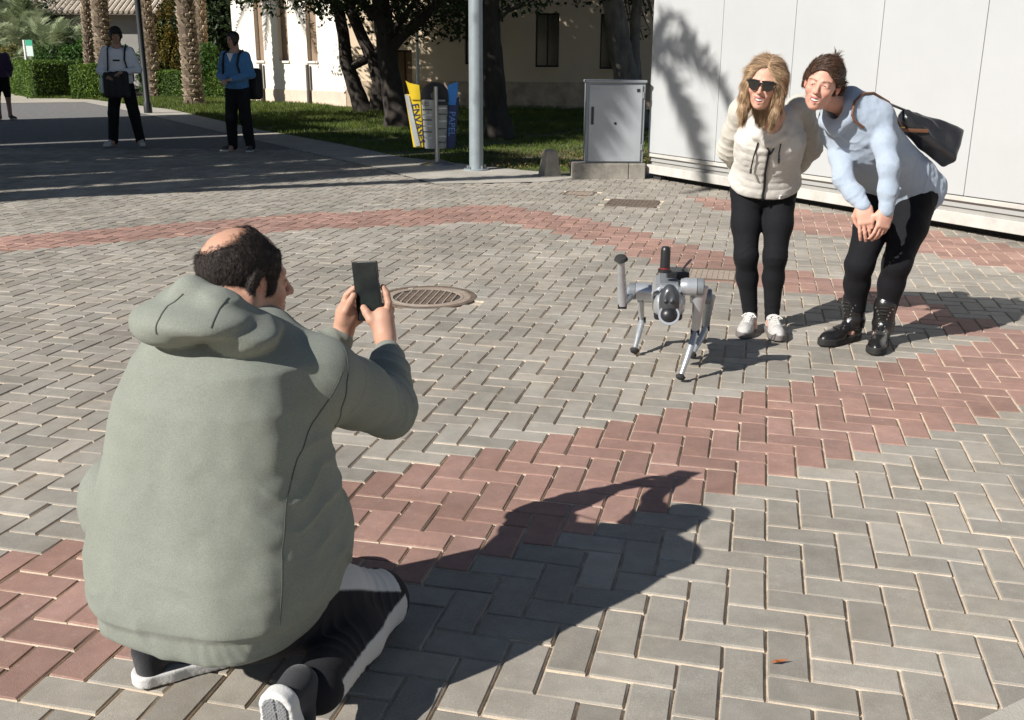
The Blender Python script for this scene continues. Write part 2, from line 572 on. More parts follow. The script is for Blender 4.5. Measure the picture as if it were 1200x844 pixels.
def brick_geo(hx, hy):
    """chamfered paver, origin at centre, top at z=0"""
    c, g_, t = .0028, .0040, -.0042
    ix, iy = hx - g_, hy - g_
    V = [(-ix + c, -iy + c, 0), (ix - c, -iy + c, 0), (ix - c, iy - c, 0), (-ix + c, iy - c, 0)]
    V += [(-ix, -iy, t), (ix, -iy, t), (ix, iy, t), (-ix, iy, t)]
    V += [(-ix, -iy, -.05), (ix, -iy, -.05), (ix, iy, -.05), (-ix, iy, -.05)]
    F = [(0, 1, 2, 3)] + [(4 + i, 4 + (i + 1) % 4, (i + 1) % 4, i) for i in range(4)] + [(8 + i, 8 + (i + 1) % 4, 4 + (i + 1) % 4, 4 + i) for i in range(4)]
    return V, F
bricks = []
for i in range(-150, 90):
    for j in range(-40, 165):
        c = (i - j) % 4
        if c == 2: cx, cy, hx, hy = i + 1, j + .5, .1, .05
        elif c == 1: cx, cy, hx, hy = i + .5, j + 1, .05, .1
        else: continue
        p = LR @ (np.array([cx, cy]) * .1) + LT
        x, y = p
        if y < 1.0 or y > 15.6 or abs(x) > .6 * y + .9: continue
        if not paved(x, y) or cover_blocks(x, y): continue
        px, py = proj(x, y, 0)
        vis = -40 < px < 1240 and -20 < py < 880
        a = FPX * FPX / ((y * math.cos(PIT) + CAMH * math.sin(PIT)) ** 3) if vis else 0
        if vis and 115 < px < 385 and 420 < py < 760: a = 0
        if vis and 140 < px < 460 and 700 < py < 790: a = 0
        bricks.append((a, x, y, hx, hy, is_red(x, y)))
bricks.sort(key=lambda b: -b[0])
geo = {}
def jitter(V, k=.0011):
    V = np.array(V); V[:8] += rng.normal(0, k, (8, 3)) * np.array([1, 1, .35]); V[8:, :2] = V[4:8, :2]; return V
for hx, hy in ((.1, .05), (.05, .1)):
  for var_ in range(7):
    for red in (0, 1):
        V, F = brick_geo(hx, hy); V = jitter(V)
        me = arr_mesh('brick', V, F, [0] + [0] * 4 + [1] * 4)
        me.materials.append(m_red if red else m_gray); me.materials.append(m_edge)
        geo[(hx, red, var_)] = me
for a, x, y, hx, hy, red in bricks[:298]:
    o = bpy.data.objects.new('brick', geo[(hx, int(red), int(rng.integers(0, 7)))])
    C.objects.link(o)
    o.location = (x, y, rng.normal(0, .0009) - .0002)
    o.rotation_euler = (rng.normal(0, .005), rng.normal(0, .005), LY + rng.normal(0, .004))
    o.parent = bed
def joined_bricks(name, lst, m):
    Vs, Fs, Ms, Cs = [], [], [], []
    for n, (a, x, y, hx, hy, red) in enumerate(lst):
        V, F = brick_geo(hx, hy)
        V = jitter(V); r1, r2, r3 = rng.normal(0, .005), rng.normal(0, .005), LY + rng.normal(0, .004)
        z = V[:, 2] + V[:, 0] * r2 + V[:, 1] * r1 + rng.normal(0, .0009)
        cc, ss = math.cos(r3), math.sin(r3)
        Vs.append(np.stack([x + cc * V[:, 0] - ss * V[:, 1], y + ss * V[:, 0] + cc * V[:, 1], z], 1))
        Fs.append(np.array(F) + n * 12); Ms += [0] + [0] * 4 + [1] * 4
        Cs.append(np.repeat([[*([1 + rng.uniform(-.16, .16)] * 3), 1]], 12, 0))
    me = arr_mesh(name, np.concatenate(Vs), np.concatenate(Fs), Ms)
    ca = me.color_attributes.new('tint', 'FLOAT_COLOR', 'POINT')
    ca.data.foreach_set('color', np.concatenate(Cs).astype(np.float32).ravel())
    me.materials.append(m); me.materials.append(m_edge)
    o = link(name, me, parent=bed, kind='stuff')
    return o
rest = bricks[298:]
joined_bricks('grey_bricks', [b for b in rest if not b[5]], m_gray_s)
joined_bricks('red_bricks', [b for b in rest if b[5]], m_red_s)
# pale concrete apron in the bottom right corner
_a = [tuple(gnd(*p).xy) for p in [(1130, 850), (1166, 832), (1206, 812)]]
sheet('apron', [_a[0], (1.1, 1.2), (2.5, 1.2), (2.5, 2.6), (1.6, 2.35), _a[2], _a[1]], .002, m_conc)

# ---- manhole and access covers let into the paving
m_iron = mat('rusty_iron', (.165, .125, .095), .75, .35, 12, .8, 90, metal=.3)
m_iron_d = mat('iron_pit', (.06, .05, .045), .9, .3, 20, .5, 90)
m_rim = mat('worn_rim', (.36, .29, .23), .7, .2, 20, .4, 90, metal=.15)
mh = thing('manhole_cover', 'large round manhole cover with a grid pattern in the grey paving behind the phone', 'manhole cover', (-.505, 5.785, 0))
b = MB(); b.lathe([(.295, -.03), (.295, .0015), (.288, .003), (.262, .003), (.256, -.002), (.256, -.03)], 56); b.build('outer_ring', m_iron, mh)
b = MB(); b.lathe([(.256, -.03), (.256, -.001), (.222, -.001), (.216, .002), (.2, .002), (.2, -.03)], 56); b.build('frame', m_rim, mh)
b = MB(); b.lathe([(.196, -.03), (.196, -.004), (.19, -.002)], 48); b.build('cover', m_iron_d, mh)
b = MB()
for k in range(-4, 5):
    x = k * .041; w = math.sqrt(max(0, .186 ** 2 - x * x))
    b.box(x - .0045, x + .0045, -w, w, -.004, .0035, .001)
b.build('ridge', m_rim, mh)
b = MB()
for k in range(-7, 8):
    y = k * .0245; w = math.sqrt(max(0, .18 ** 2 - y * y))
    for q in range(-5, 5):
        x0 = q * .041 + .009; x1 = x0 + .023
        if abs(x0) < w and abs(x1) < w: b.box(x0, x1, y - .007, y + .007, -.004, .0012)
b.build('stud', m_iron, mh, kind='stuff')
mh.rotation_euler = (0, 0, LY + .1)
names = [('rusty brown square metal cover in the paving in front of the grey cabinet', m_iron), ('small pale square inspection cover beside the larger rusty one', m_rim), ('square paved access cover behind the robot dog', m_rim)]
for (cx, cy, r, _), (lb, mm) in zip(COVERS, names):
    t = thing('access_cover', lb, 'access cover', (cx, cy, 0), LY)
    b = MB()
    for s in (-1, 1):
        b.box(-r, r, s * r - .012, s * r + .012, -.03, .0035)
        b.box(s * r - .0119, s * r + .0119, -r + .0121, r - .0121, -.03, .003)
    b.build('frame', m_iron, t)
    b = MB(); b.box(-r + .016, r - .016, -r + .016, r - .016, -.03, .001); b.build('lid', mm, t)
    b = MB()
    n = max(3, int(r / .04))
    for k in range(-n, n + 1):
        b.box(k * r * .85 / n - .004, k * r * .85 / n + .004, -r * .86, r * .86, 0, .0035)
    b.build('rib', mm, t, kind='stuff')
# ================================================================== BUILDINGS
m_panel = mat('white_panel', (.455, .465, .465), .4, .04, 1.0, .12, 5)
m_frame_w = mat('white_rail', (.52, .50, .46), .5, .16, 5, .2, 60)
m_gasket = mat('grey_gasket', (.34, .34, .33), .8)
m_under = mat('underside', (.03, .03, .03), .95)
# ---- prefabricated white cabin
cabin = thing('white_cabin', 'long white panelled portable cabin behind the two women', 'cabin', (WALL0[0], WALL0[1], 0))
cabin.rotation_euler = (0, 0, math.atan2(WD[1], WD[0]))
# local: x along the wall (toward the right of the photo), -y or +y faces the camera
_R = np.array([[math.cos(-cabin.rotation_euler.z), -math.sin(-cabin.rotation_euler.z)], [math.sin(-cabin.rotation_euler.z), math.cos(-cabin.rotation_euler.z)]])
fs = 1 if (_R @ WN)[1] > 0 else -1
def wall_s(px, py):
    r = ray(px, py); n = Vector((WN[0], WN[1], 0)); o = Vector((WALL0[0], WALL0[1], 0))
    t = (o - Vector((0, 0, CAMH))).dot(n) / r.dot(n)
    p = Vector((0, 0, CAMH)) + r * t
    return (np.array([p.x, p.y]) - WALL0) @ WD, p.z
L_, H_, D_ = 9.2, 3.1, 2.6
def yb(a, b_): return (min(fs * a, fs * b_), max(fs * a, fs * b_))
def cb(b, x0, x1, a, c, z0, z1, bev=0): y0, y1 = yb(a, c); b.box(x0, x1, y0, y1, z0, z1, bev)
seams = [.0] + [wall_s(*p)[0] for p in [(843, 20), (929, 5), (1031, 10), (1153, 10)]] + [5.95, 7.1, 8.2, L_]
print('seams', [round(float(s), 2) for s in seams])
for i in range(len(seams) - 1):
    b = MB(); cb(b, seams[i] + .003, seams[i + 1] - .003, -.005, -.06, .30, H_, .004)
    b.build('panel', m_panel, cabin)
b = MB(); cb(b, .02, L_ - .02, -.03, -.08, .2, H_); b.build('inner_wall', m_gasket, cabin)
b = MB(); cb(b, .01, L_ - .01, -.062, -D_, .19, H_ - .01); b.build('body', m_panel, cabin)
b = MB(); cb(b, 0, L_, .002, -.055, .255, .292, .004); b.build('drip_edge', m_frame_w, cabin)
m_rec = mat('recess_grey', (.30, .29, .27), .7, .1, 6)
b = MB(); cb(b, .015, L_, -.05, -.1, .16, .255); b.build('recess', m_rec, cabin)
b = MB(); cb(b, -.01, L_, .03, -.09, .065, .165, .006); b.build('base_rail', m_frame_w, cabin)
b = MB(); cb(b, .1, L_, -.12, -D_, -.04, .16); b.build('base_shadow_board', m_under, cabin)  # near-black board stands in for the shaded gap under the cabin
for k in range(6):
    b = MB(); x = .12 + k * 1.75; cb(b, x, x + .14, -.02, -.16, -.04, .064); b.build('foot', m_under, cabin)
b = MB(); cb(b, -.02, L_ + .05, .03, -D_ - .03, H_ + .001, H_ + .16, .01); b.build('roof_edge', m_frame_w, cabin)
# ---- campus building: sunlit end and long shaded front
m_white = mat('white_render', (.80, .74, .66), .9, .05, .9, .3, 40)
m_beige = mat('beige_render', (.80, .64, .46), .9, .08, .7, .4, 30)
m_stone = mat('rough_stone_base', (.56, .44, .32), .95, .35, 3, 1.0, 14)
m_pink = mat('pinkish_base', (.66, .52, .42), .9, .15, 1.6, .6, 20)
m_shut = mat('brown_shutter', (.27, .19, .13), .8, .15, 4, .3, 60)
m_glass = mat('dark_glass', (.012, .014, .016), .12, spec=.6)
m_wfr = mat('window_frame', (.05, .04, .035), .6)
K0 = gnd(404, 127); KL = gnd(275, 121.5); KR = gnd(1000, 126.5)
def facade(parent, A, B, H, thick, wins, mwall, mbase, hb, basename='wall'):
    """wall from A to B with openings (s0,s1,z0,z1); camera side is -y in local frame (x from A to B)"""
    d = (B - A); Ls = d.length; ang = math.atan2(d.y, d.x)
    M = Matrix.Translation((A.x, A.y, 0)) @ Matrix.Rotation(ang, 4, 'Z')
    b = MB(); b.M = M
    xs = sorted({0, Ls} | {w[0] for w in wins} | {w[1] for w in wins})
    for x0, x1 in zip(xs[:-1], xs[1:]):
        ws = [w for w in wins if w[0] <= x0 + 1e-6 and w[1] >= x1 - 1e-6]
        if not ws: b.box(x0, x1, 0, thick, 0, H)
        else:
            z = 0
            for w in sorted(ws, key=lambda w: w[2]):
                if w[2] > z: b.box(x0, x1, 0, thick, z, w[2])
                z = w[3]
            if z < H: b.box(x0, x1, 0, thick, z, H)
    bm = bmesh.new()
    me = bpy.data.meshes.new('t'); me.from_pydata(b.v, [], b.f); bm.from_mesh(me)
    bmesh.ops.remove_doubles(bm, verts=bm.verts, dist=.0005)
    seen = {}
    for f in list(bm.faces):
        k = tuple(sorted(v.index for v in f.verts)); seen.setdefault(k, []).append(f)
    dead = [f for l in seen.values() if len(l) > 1 for f in l]
    bmesh.ops.delete(bm, geom=dead, context='FACES_ONLY')
    me2 = bpy.data.meshes.new(basename); bm.to_mesh(me2); bm.free()
    link(basename, me2, mwall, parent)
    b = MB(); b.M = M
    doors = [w for w in wins if w[2] < hb]
    xs = [0] + [v for w in sorted(doors) for v in (w[0], w[1])] + [Ls]
    for x0, x1 in zip(xs[::2], xs[1::2]): b.box(x0 + .001, x1, -.035, -.001, 0, hb, .006)
    b.build('plinth', mbase, parent)
    return M, Ls
blg = thing('campus_building', 'long low rendered building with sunlit white end and shaded beige front behind the trees', 'building', (K0.x, K0.y, 0))
inv = Matrix.Translation((-K0.x, -K0.y, 0))
def fac_local(A, B, H, wins, mw, mb_, hb, name):
    return facade(blg, A - K0, B - K0, H, .4, wins, mw, mb_, hb, name)
def s_on(A, B, px, py):
    r = ray(px, py); d = (B - A).normalized(); n = Vector((-d.y, d.x, 0))
    t = (A - Vector((0, 0, CAMH))).dot(n) / r.dot(n)
    p = Vector((0, 0, CAMH)) + r * t
    return (p - A).dot(d), p.z
K0.z = KL.z = KR.z = 0
wn_l = []
for a, c in ((297, 306.5), (323.5, 335.5), (357, 369)):
    s0, z = s_on(KL, K0, a, 74); s1, _ = s_on(KL, K0, c, 74)
    wn_l.append((s0, s1, z, 3.6))
M1, L1 = fac_local(KL, K0, 4.6, wn_l, m_white, m_pink, s_on(KL, K0, 350, 108)[1], 'wall')
for w in wn_l:
    b = MB(); b.M = M1; b.box(w[0], w[1], .14, .2, w[2], w[3]); sh = b.build('shutter', m_shut, blg)
    b = MB(); b.M = M1; b.box(w[0] - .03, w[1] + .03, -.05, .13, w[2] - .06, w[2]); b.build('sill', m_white, blg)
m_strip = mat('dark_grey_strip', (.10, .09, .085), .5, metal=.3)
for px in (306.5, 361):
    s0, _ = s_on(KL, K0, px, 100)
    b = MB(); b.M = M1; b.tube([(s0, -.1, 0.02), (s0, -.1, wn_l[0][2] - .1)], .055, 8); b.build('dark_strip', m_strip, blg)  # dark upright strip below a window, modelled as a slim tube
wn_s = []
for a, c, y0, y1 in ((461, 481, 60, 126), (541, 557, 10, 76), (623.5, 651, 15, 78.5), (699, 726, 15, 80), (800, 826, 15, 80), (880, 905, 15, 80)):
    s0, z = s_on(K0, KR, a, y1); s1, _ = s_on(K0, KR, c, y1); _, zt = s_on(K0, KR, a, y0)
    wn_s.append((s0, s1, max(z, 0), zt))
M2, L2 = fac_local(K0, KR, 4.6, wn_s, m_beige, m_stone, .72, 'wall')
for n, w in enumerate(wn_s):
    b = MB(); b.M = M2; b.box(w[0], w[1], .28, .33, w[2], w[3]); gl = b.build('window' if n else 'door', m_glass if n else m_shut, blg)
    b = MB(); b.M = M2
    for x in (w[0], (w[0] + w[1]) / 2 - .02, w[1] - .04): b.box(x, x + .04, .24, .279, w[2], w[3])
    b.box(w[0] + .041, w[1] - .041, .245, .278, w[3] - .05, w[3] - .001); b.box(w[0] + .041, w[1] - .041, .245, .278, w[2] + .001, w[2] + .05)
    b.build('frame', m_wfr, gl)
    if n:
        b = MB(); b.M = M2; b.box(w[0] - .05, w[1] + .05, -.06, .23, w[2] - .05, w[2]); b.build('sill', m_beige, blg)
# body, roof
m_tile = mat('roof_tile', (.30, .24, .19), .9, .3, 3, .5, 20)
b = MB()
P_ = [KL - K0, Vector((0, 0, 0)), KR - K0, KR - K0 + Vector((0, 9, 0)), KL - K0 + Vector((2, 9, 0))]
b.prism([(p.x + (.0), p.y + .46) for p in P_[:3]] + [(p.x, p.y) for p in P_[3:]], 0, 4.55); b.build('body', m_beige, blg)
b = MB(); b.prism([(p.x - .3, p.y - .45) for p in P_[:3]] + [(p.x + .4, p.y + .4) for p in P_[3:]], 4.602, 4.8); b.build('roof', m_tile, blg)
b = MB(); b.M = M2; b.box(.3, L2, -.75, -.2, -.03, .05, .01); kb = b.build('kerb_path', mat('pale_kerb', (.55, .5, .42), .9, .1, 5), blg)
# white flagpole like rod in front of it
# ---- distant grey building with ribbed tile roof
m_gwall = mat('grey_render', (.30, .29, .27), .9, .12, .8, .3, 20)
gb = thing('tiled_building', 'grey walled building with ribbed terracotta roof seen between the palm trunks', 'building', (-19.5, 50, 0))
b = MB(); b.box(-3, 12, 0, 8, 0, 3.35); b.build('wall', m_gwall, gb)
b = MB(); b.add([(-3.5, -.7, 3.3), (12.5, -.7, 3.3), (12.5, 5, 5.9), (-3.5, 5, 5.9), (-3.5, -.7, 3.2), (12.5, -.7, 3.2), (12.5, 5, 5.8), (-3.5, 5, 5.8)], [(0, 1, 2, 3), (7, 6, 5, 4), (0, 4, 5, 1), (2, 6, 7, 3), (0, 3, 7, 4), (1, 5, 6, 2)])
rf = b.build('roof', mat('roof_underlay', (.16, .13, .1), .95), gb)
b = MB()
m_rib = mat('pale_ridge_tile', (.62, .54, .44), .9, .2, 4)
x = -3.45
while x < 12.4:
    b.tube([(x, -.75, 3.31), (x, 5, 5.93)], .085, 6); x += .26
b.build('tile_row', m_rib, rf, kind='stuff')
b = MB(); b.box(2.2, 3.3, -.03, .05, .9, 2.3); b.build('window', m_glass, gb)
b = MB(); b.box(5.4, 6.6, -.03, .05, .2, 2.3); b.build('window', m_glass, gb)
# ---- building off to the left whose corner throws the sharp shadow edge over the paving
ob = thing('office_building', 'plain tall building standing left of the paved square beyond the frame', 'building', (0, 0, 0))
sdir = np.array([math.sin(SUN_AZ), math.cos(SUN_AZ)])
sl = np.array([-sdir[1], sdir[0]])
e0 = np.array(gnd(200, 227).xy)
def swath(p0, p1, dist0, dist1, h, name, mm, z0=0):
    """block whose shadow covers the strip between sideways offsets p0..p1 from the sharp edge"""
    q = [e0 + sl * p0 - sdir * dist0, e0 + sl * p1 - sdir * dist0, e0 + sl * p1 - sdir * dist1, e0 + sl * p0 - sdir * dist1]
    b = MB(); b.prism([tuple(v) for v in q], z0, h); return b.build(name, mm, ob)
swath(0, .8, 12, 20, 12.5, 'wall', m_beige)  # gaps between these blocks are shaped to let streaks of sun through
swath(.95, 2.1, 12, 20, 12.5, 'wall', m_beige)
swath(2.22, 3.75, 12, 20, 12.5, 'wall', m_beige)
swath(3.95, 7.0, 12.2, 20, 12.5, 'wall', m_beige)
swath(7.25, 14.2, 12.5, 20, 13, 'wall', m_beige)
# ================================================================== PLANTS
def leaf_mat(name, c1, c2, rough=.55):
    m = mat(name, c1, rough, 0, 1.3, col2=c2, spec=.35, detail=3)
    nt = m.node_tree; b = nt.nodes['Principled BSDF']
    b.inputs['Transmission Weight'].default_value = 0
    tr = nt.nodes.new('ShaderNodeBsdfTranslucent')
    mx = nt.nodes.new('ShaderNodeMixShader'); mx.inputs[0].default_value = .28
    src = b.inputs['Base Color'].links[0].from_socket
    nt.links.new(src, tr.inputs[0])
    out = [n for n in nt.nodes if n.type == 'OUTPUT_MATERIAL'][0]
    nt.links.new(b.outputs[0], mx.inputs[1]); nt.links.new(tr.outputs[0], mx.inputs[2]); nt.links.new(mx.outputs[0], out.inputs[0])
    return m
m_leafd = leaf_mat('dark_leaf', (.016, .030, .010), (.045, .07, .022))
m_leafg = leaf_mat('green_leaf', (.03, .085, .012), (.08, .17, .03))
m_leafy = leaf_mat('yellow_leaf', (.11, .12, .02), (.26, .17, .035))
m_leafh = leaf_mat('hedge_leaf', (.06, .12, .018), (.15, .24, .035))
m_frond = leaf_mat('frond', (.13, .18, .08), (.42, .46, .28))
m_bark = mat('dark_bark', (.042, .034, .028), .95, .45, 6, 1.0, 22, stretch=(1, 1, .35))
m_barkl = mat('grey_bark', (.17, .15, .13), .95, .45, 7, 1.0, 22, stretch=(1, 1, .4))
m_palmb = mat('palm_bark', (.11, .08, .055), .95, .4, 9, .8, 40)
m_stub = mat('palm_stub', (.16, .115, .075), .95, 0, 5, .8, 40, col2=(.52, .43, .32))
def leaves(cen, size, asp=2.0, drop=0.0, droop=None):
    """one small folded leaf (2 quads) per centre"""
    n = len(cen)
    d = rng.normal(size=(n, 3)); d[:, 2] -= drop; d /= np.linalg.norm(d, axis=1)[:, None]
    e = rng.normal(size=(n, 3)); e -= (e * d).sum(1)[:, None] * d; e /= np.linalg.norm(e, axis=1)[:, None]
    nn = np.cross(d, e)
    L = (size * rng.uniform(.6, 1.25, n))[:, None]; w = L / asp
    a = cen - d * L / 2; t = cen + d * L / 2
    l = cen - e * w / 2 + nn * w * .22; r = cen + e * w / 2 + nn * w * .22
    V = np.stack([a, r, t, l], 1).reshape(-1, 3)
    F = np.arange(4 * n).reshape(n, 4)
    return V, F
def blob_pts(n, c, r, shell=.55, clumps=40, cs=.3):
    """points clustered in clumps through an ellipsoid"""
    u = rng.normal(size=(clumps, 3)); u /= np.linalg.norm(u, axis=1)[:, None]
    rad = rng.uniform(shell, 1, clumps) ** .7
    cc = u * rad[:, None]
    k = rng.integers(0, clumps, n)
    g_ = rng.normal(size=(n, 3)); g_ /= np.linalg.norm(g_, axis=1)[:, None]
    g_ *= (rng.uniform(0, 1, n) ** .45)[:, None] * cs * rng.uniform(.6, 1.3, clumps)[k][:, None]
    return (cc[k] + g_) * np.array(r) + np.array(c)
def leaf_obj(name, pts, size, m, parent, asp=2.0, kind='stuff', drop=0):
    V, F = leaves(np.asarray(pts), size, asp, drop)
    me = arr_mesh(name, V, F)
    return link(name, me, m, parent, kind=kind)
def trunk_pts(p0, p1, n=7, wob=.08, seed=0):
    r_ = random.Random(seed)
    p0, p1 = Vector(p0), Vector(p1); L = (p1 - p0).length
    return [p0.lerp(p1, i / (n - 1)) + Vector((r_.uniform(-1, 1), r_.uniform(-1, 1), 0)) * wob * L * .12 * (0 if i == 0 else 1) for i in range(n)]
def bark_mesh(b, pts, rs, n=14, rough=.12, seed=0):
    """tube with uneven bark ridges"""
    r_ = np.random.default_rng(seed)
    i0 = len(b.v)
    # densify
    P_, R_ = [], []
    for i in range(len(pts) - 1):
        for k in range(5):
            t = k / 5; P_.append(Vector(pts[i]).lerp(Vector(pts[i + 1]), t)); R_.append(rs[i] + (rs[i + 1] - rs[i]) * t)
    P_.append(Vector(pts[-1])); R_.append(rs[-1])
    b.tube(P_, R_, n)
    k = 0; ph = r_.uniform(0, 6, 4)
    for i in range(len(P_)):
        c = P_[i]
        for q in range(n):
            v = Vector(b.v[i0 + k]); th = 2 * math.pi * q / n
            f = 1 + rough * (math.sin(th * 3 + ph[0] + i * .25) * .5 + math.sin(th * 5 + ph[1] - i * .4) * .3 + r_.uniform(-.5, .5))
            b.v[i0 + k] = tuple(c + (v - c) * f); k += 1
def broad_tree(label, base, trunks, crowns, mleaf, mbk, nleaf, lsize, group='shade trees on the lawn', name='broadleaf_tree', clumps=60, cs=.3):
    t = thing(name, label, 'tree', base, 0, group)
    for q, (pts, rs) in enumerate(trunks):
        b = MB(); bark_mesh(b, pts, rs, 14, .14, q + int(abs(base[0]) * 10))
        b.build('trunk' if q == 0 or pts[0][2] < .3 else 'limb', mbk, t, smooth=True)
    pts = []
    tot = sum(c[1][0] * c[1][1] * c[1][2] for c in crowns)
    for c, r in crowns:
        k = int(nleaf * r[0] * r[1] * r[2] / tot)
        pts.append(blob_pts(k, c, r, .45, clumps, cs))
    pts = np.concatenate(pts)
    leaf_obj('crown', pts, lsize, mleaf, t)
    b = MB()                                        # twigs through the crown
    for c, r in crowns:
        for _ in range(16):
            a = Vector(trunks[0][0][-1]); e = Vector(blob_pts(1, c, r, .5, 1, .1)[0])
            m_ = a.lerp(e, .5) + Vector((random.uniform(-.3, .3), random.uniform(-.3, .3), random.uniform(0, .4)))
            b.tube([a.lerp(e, .05), m_, e], [.05, .03, .01], 5)
    b.build('branches', mbk, t, kind='stuff')
    return t
# --- three dark trees in the middle, one grey trunk behind the cabinet
B1 = gnd(428, 133); B2 = gnd(466, 151); B3 = gnd(580, 163); B4 = gnd(738, 150)
def rel(px, py, B, dy=0.0): p = at(px, py, B.y + dy); return (p.x - B.x, p.y - B.y, p.z)
t1 = broad_tree('dark forked tree with two crossing stems in front of the sunlit white wall', B1,
    [([rel(424, 133, B1), rel(413, 105, B1), rel(402, 75, B1), rel(399, 45, B1), rel(393, 15, B1), rel(375, -25, B1), rel(350, -80, B1)], [.26, .2, .17, .15, .14, .12, .09]),
     ([rel(438, 131, B1), rel(441, 100, B1), rel(436, 76, B1), rel(420, 45, B1), rel(407, 15, B1), rel(400, -30, B1), rel(405, -90, B1)], [.2, .17, .17, .15, .14, .12, .09]),
     ([rel(404, 82, B1), rel(420, 74, B1), rel(436, 66, B1), rel(452, 52, B1), rel(470, 20, B1), rel(500, -20, B1)], [.11, .11, .11, .09, .08, .06])],
    [(rel(340, -30, B1, -.6), (2.3, 2.2, 1.05)), (rel(470, -30, B1, .8), (2.6, 2.4, 1.3)), (rel(400, -160, B1), (3.4, 3.2, 1.7)), (rel(300, -10, B1, .5), (1.2, 1.5, .6)), (rel(505, 20, B1, 1.5), (1.5, 1.2, .75))],
    m_leafd, m_bark, 15000, .15)
t2 = broad_tree('dark thick trunked tree directly behind the recycling bin', B2,
    [([rel(466, 151, B2), rel(461, 128, B2), rel(456, 100, B2), rel(449, 60, B2), rel(444, 20, B2), rel(436, -30, B2), rel(430, -100, B2)], [.34, .24, .21, .19, .18, .16, .11]),
     ([rel(450, 62, B2), rel(470, 40, B2), rel(495, 20, B2), rel(520, -10, B2), rel(545, -50, B2)], [.13, .11, .09, .07, .05]),
     ([rel(446, 30, B2), rel(425, 10, B2), rel(400, -15, B2), rel(360, -50, B2)], [.11, .09, .07, .05])],
    [(rel(450, -60, B2), (2.4, 2.4, 1.2)), (rel(490, 20, B2, -.3), (.9, .8, .5)), (rel(400, -10, B2, -.4), (1.1, .9, .5)), (rel(430, -200, B2), (3.2, 3.2, 1.6))],
    m_leafd, m_bark, 12000, .13)
t3 = broad_tree('tall dark straight trunk just right of the grey lamp pole', B3,
    [([rel(582, 163, B3), rel(579, 130, B3), rel(576, 90, B3), rel(572, 50, B3), rel(569, 10, B3), rel(566, -40, B3), rel(560, -120, B3)], [.27, .2, .185, .175, .17, .16, .12]),
     ([rel(570, 30, B3), rel(590, 12, B3), rel(612, 4, B3), rel(640, -15, B3)], [.07, .055, .04, .03])],
    [(rel(600, 8, B3, .5), (.75, .7, .26)), (rel(560, -20, B3), (1.5, 1.6, .5)), (rel(560, -190, B3), (3.4, 3.2, 1.6))],
    m_leafd, m_bark, 10000, .12)
t4 = broad_tree('grey barked tree standing behind the metal cabinet', B4,
    [([rel(742, 150, B4), rel(735, 110, B4), rel(727, 75, B4), rel(720, 40, B4), rel(714, 5, B4), rel(708, -40, B4), rel(700, -110, B4)], [.33, .25, .23, .22, .2, .17, .12]),
     ([rel(742, 92, B4, .2), rel(740, 60, B4, .2), rel(741, 20, B4, .2), rel(746, -20, B4, .2), rel(755, -80, B4, .2)], [.11, .1, .1, .09, .06])],
    [(rel(700, -60, B4), (2.4, 2.2, .9)), (rel(690, 2, B4, .4), (.7, .8, .14)), (rel(745, 18, B4, 1), (.5, .8, .5)), (rel(720, -200, B4), (3.4, 3.2, 1.5))],
    m_leafd, m_barkl, 11000, .12)
# trees whose trunks stand left of the frame; their crowns shade the walkway, lawn and the long wall
k = 0
for (x, y, z, r) in [(-7.0, 22.5, 5.2, 3.0), (-3.2, 24.6, 6.0, 3.2), (-11.5, 8.6, 6.2, 2.3), (-9.2, 12.2, 5.6, 2.1), (.8, 24.0, 6.2, 3.0), (-12.6, 18.4, 6.6, 2.5), (4.6, 24.5, 6.0, 2.8), (-6.6, 13.4, 5.0, 1.5)]:
    inview = abs(x) < .53 * y
    bx, by = (x, y)
    if inview: # trunk kept behind something solid or out of the picture
        bx, by = {0: (-16, 23.0), 1: (-15.6, 26.0), 4: (6.2, 27.5), 6: (7.2, 25), 3: (-10.5, 12.5), 5: (-11, 19), 7: (-9.2, 12.8)}.get(k, (x, y))
    if k in (0, 1):
        bx, by = None, None
    if bx is not None:
        tr = [([(0, 0, 0), (.1, .05, z * .35), ((x - bx) * .5, (y - by) * .5, z * .75), (x - bx, y - by, z)], [.24, .19, .15, .08])]
        broad_tree('tall shade tree with a wide spreading crown %s' % ['', '', 'nearest the square on the left', 'beside the road left of the frame', 'behind the white cabin', 'by the boy in white', 'far behind the white cabin', 'overhanging the road'][k], (bx, by, 0), tr,
            [((x - bx, y - by, z), (r, r, r * .6))], m_leafd, m_bark, 5200, .2, clumps=40, cs=.34)
    else:
        pass
    k += 1
# unseen leaf masses added over the lawn and long wall to block sunlight
for tt, c, r, n in ((t1, (-3.2, -4.5, 6.0), (3.4, 3.0, 1.3), 6500), (t2, (-3.5, -3.5, 5.6), (3.2, 2.8, 1.2), 6500), (t3, (-3.4, -2.8, 5.4), (3.2, 2.6, 1.2), 6500), (t4, (-2.5, -1.8, 5.2), (3.0, 2.4, 1.1), 5500), (t1, (1.5, -3, 5.6), (3.6, 3.2, 1.5), 5200), (t2, (-2.6, .5, 5.4), (3.2, 3.0, 1.4), 4500), (t3, (-1.2, 3.5, 5.8), (3.4, 3.2, 1.4), 4500), (t3, (2.6, 2.6, 5.8), (3.4, 3, 1.4), 4500)):
    leaf_obj('shade_crown', blob_pts(n, c, r, .3, 40, .34), .2, m_leafd, tt)
for tt, c, r, n in ((t2, (-1.5, 4.0, 6.2), (3.4, 2.4, 1.3), 7000), (t3, (-.5, .6, 6.4), (3.4, 2.6, 1.2), 7000), (t3, (-3.8, 1.8, 6.6), (3.4, 2.6, 1.2), 7000), (t4, (-1.6, 2.0, 6.4), (3.4, 2.6, 1.2), 7000)):
    leaf_obj('shade_crown', blob_pts(n, c, r, .2, 60, .34), .30, m_leafd, tt)
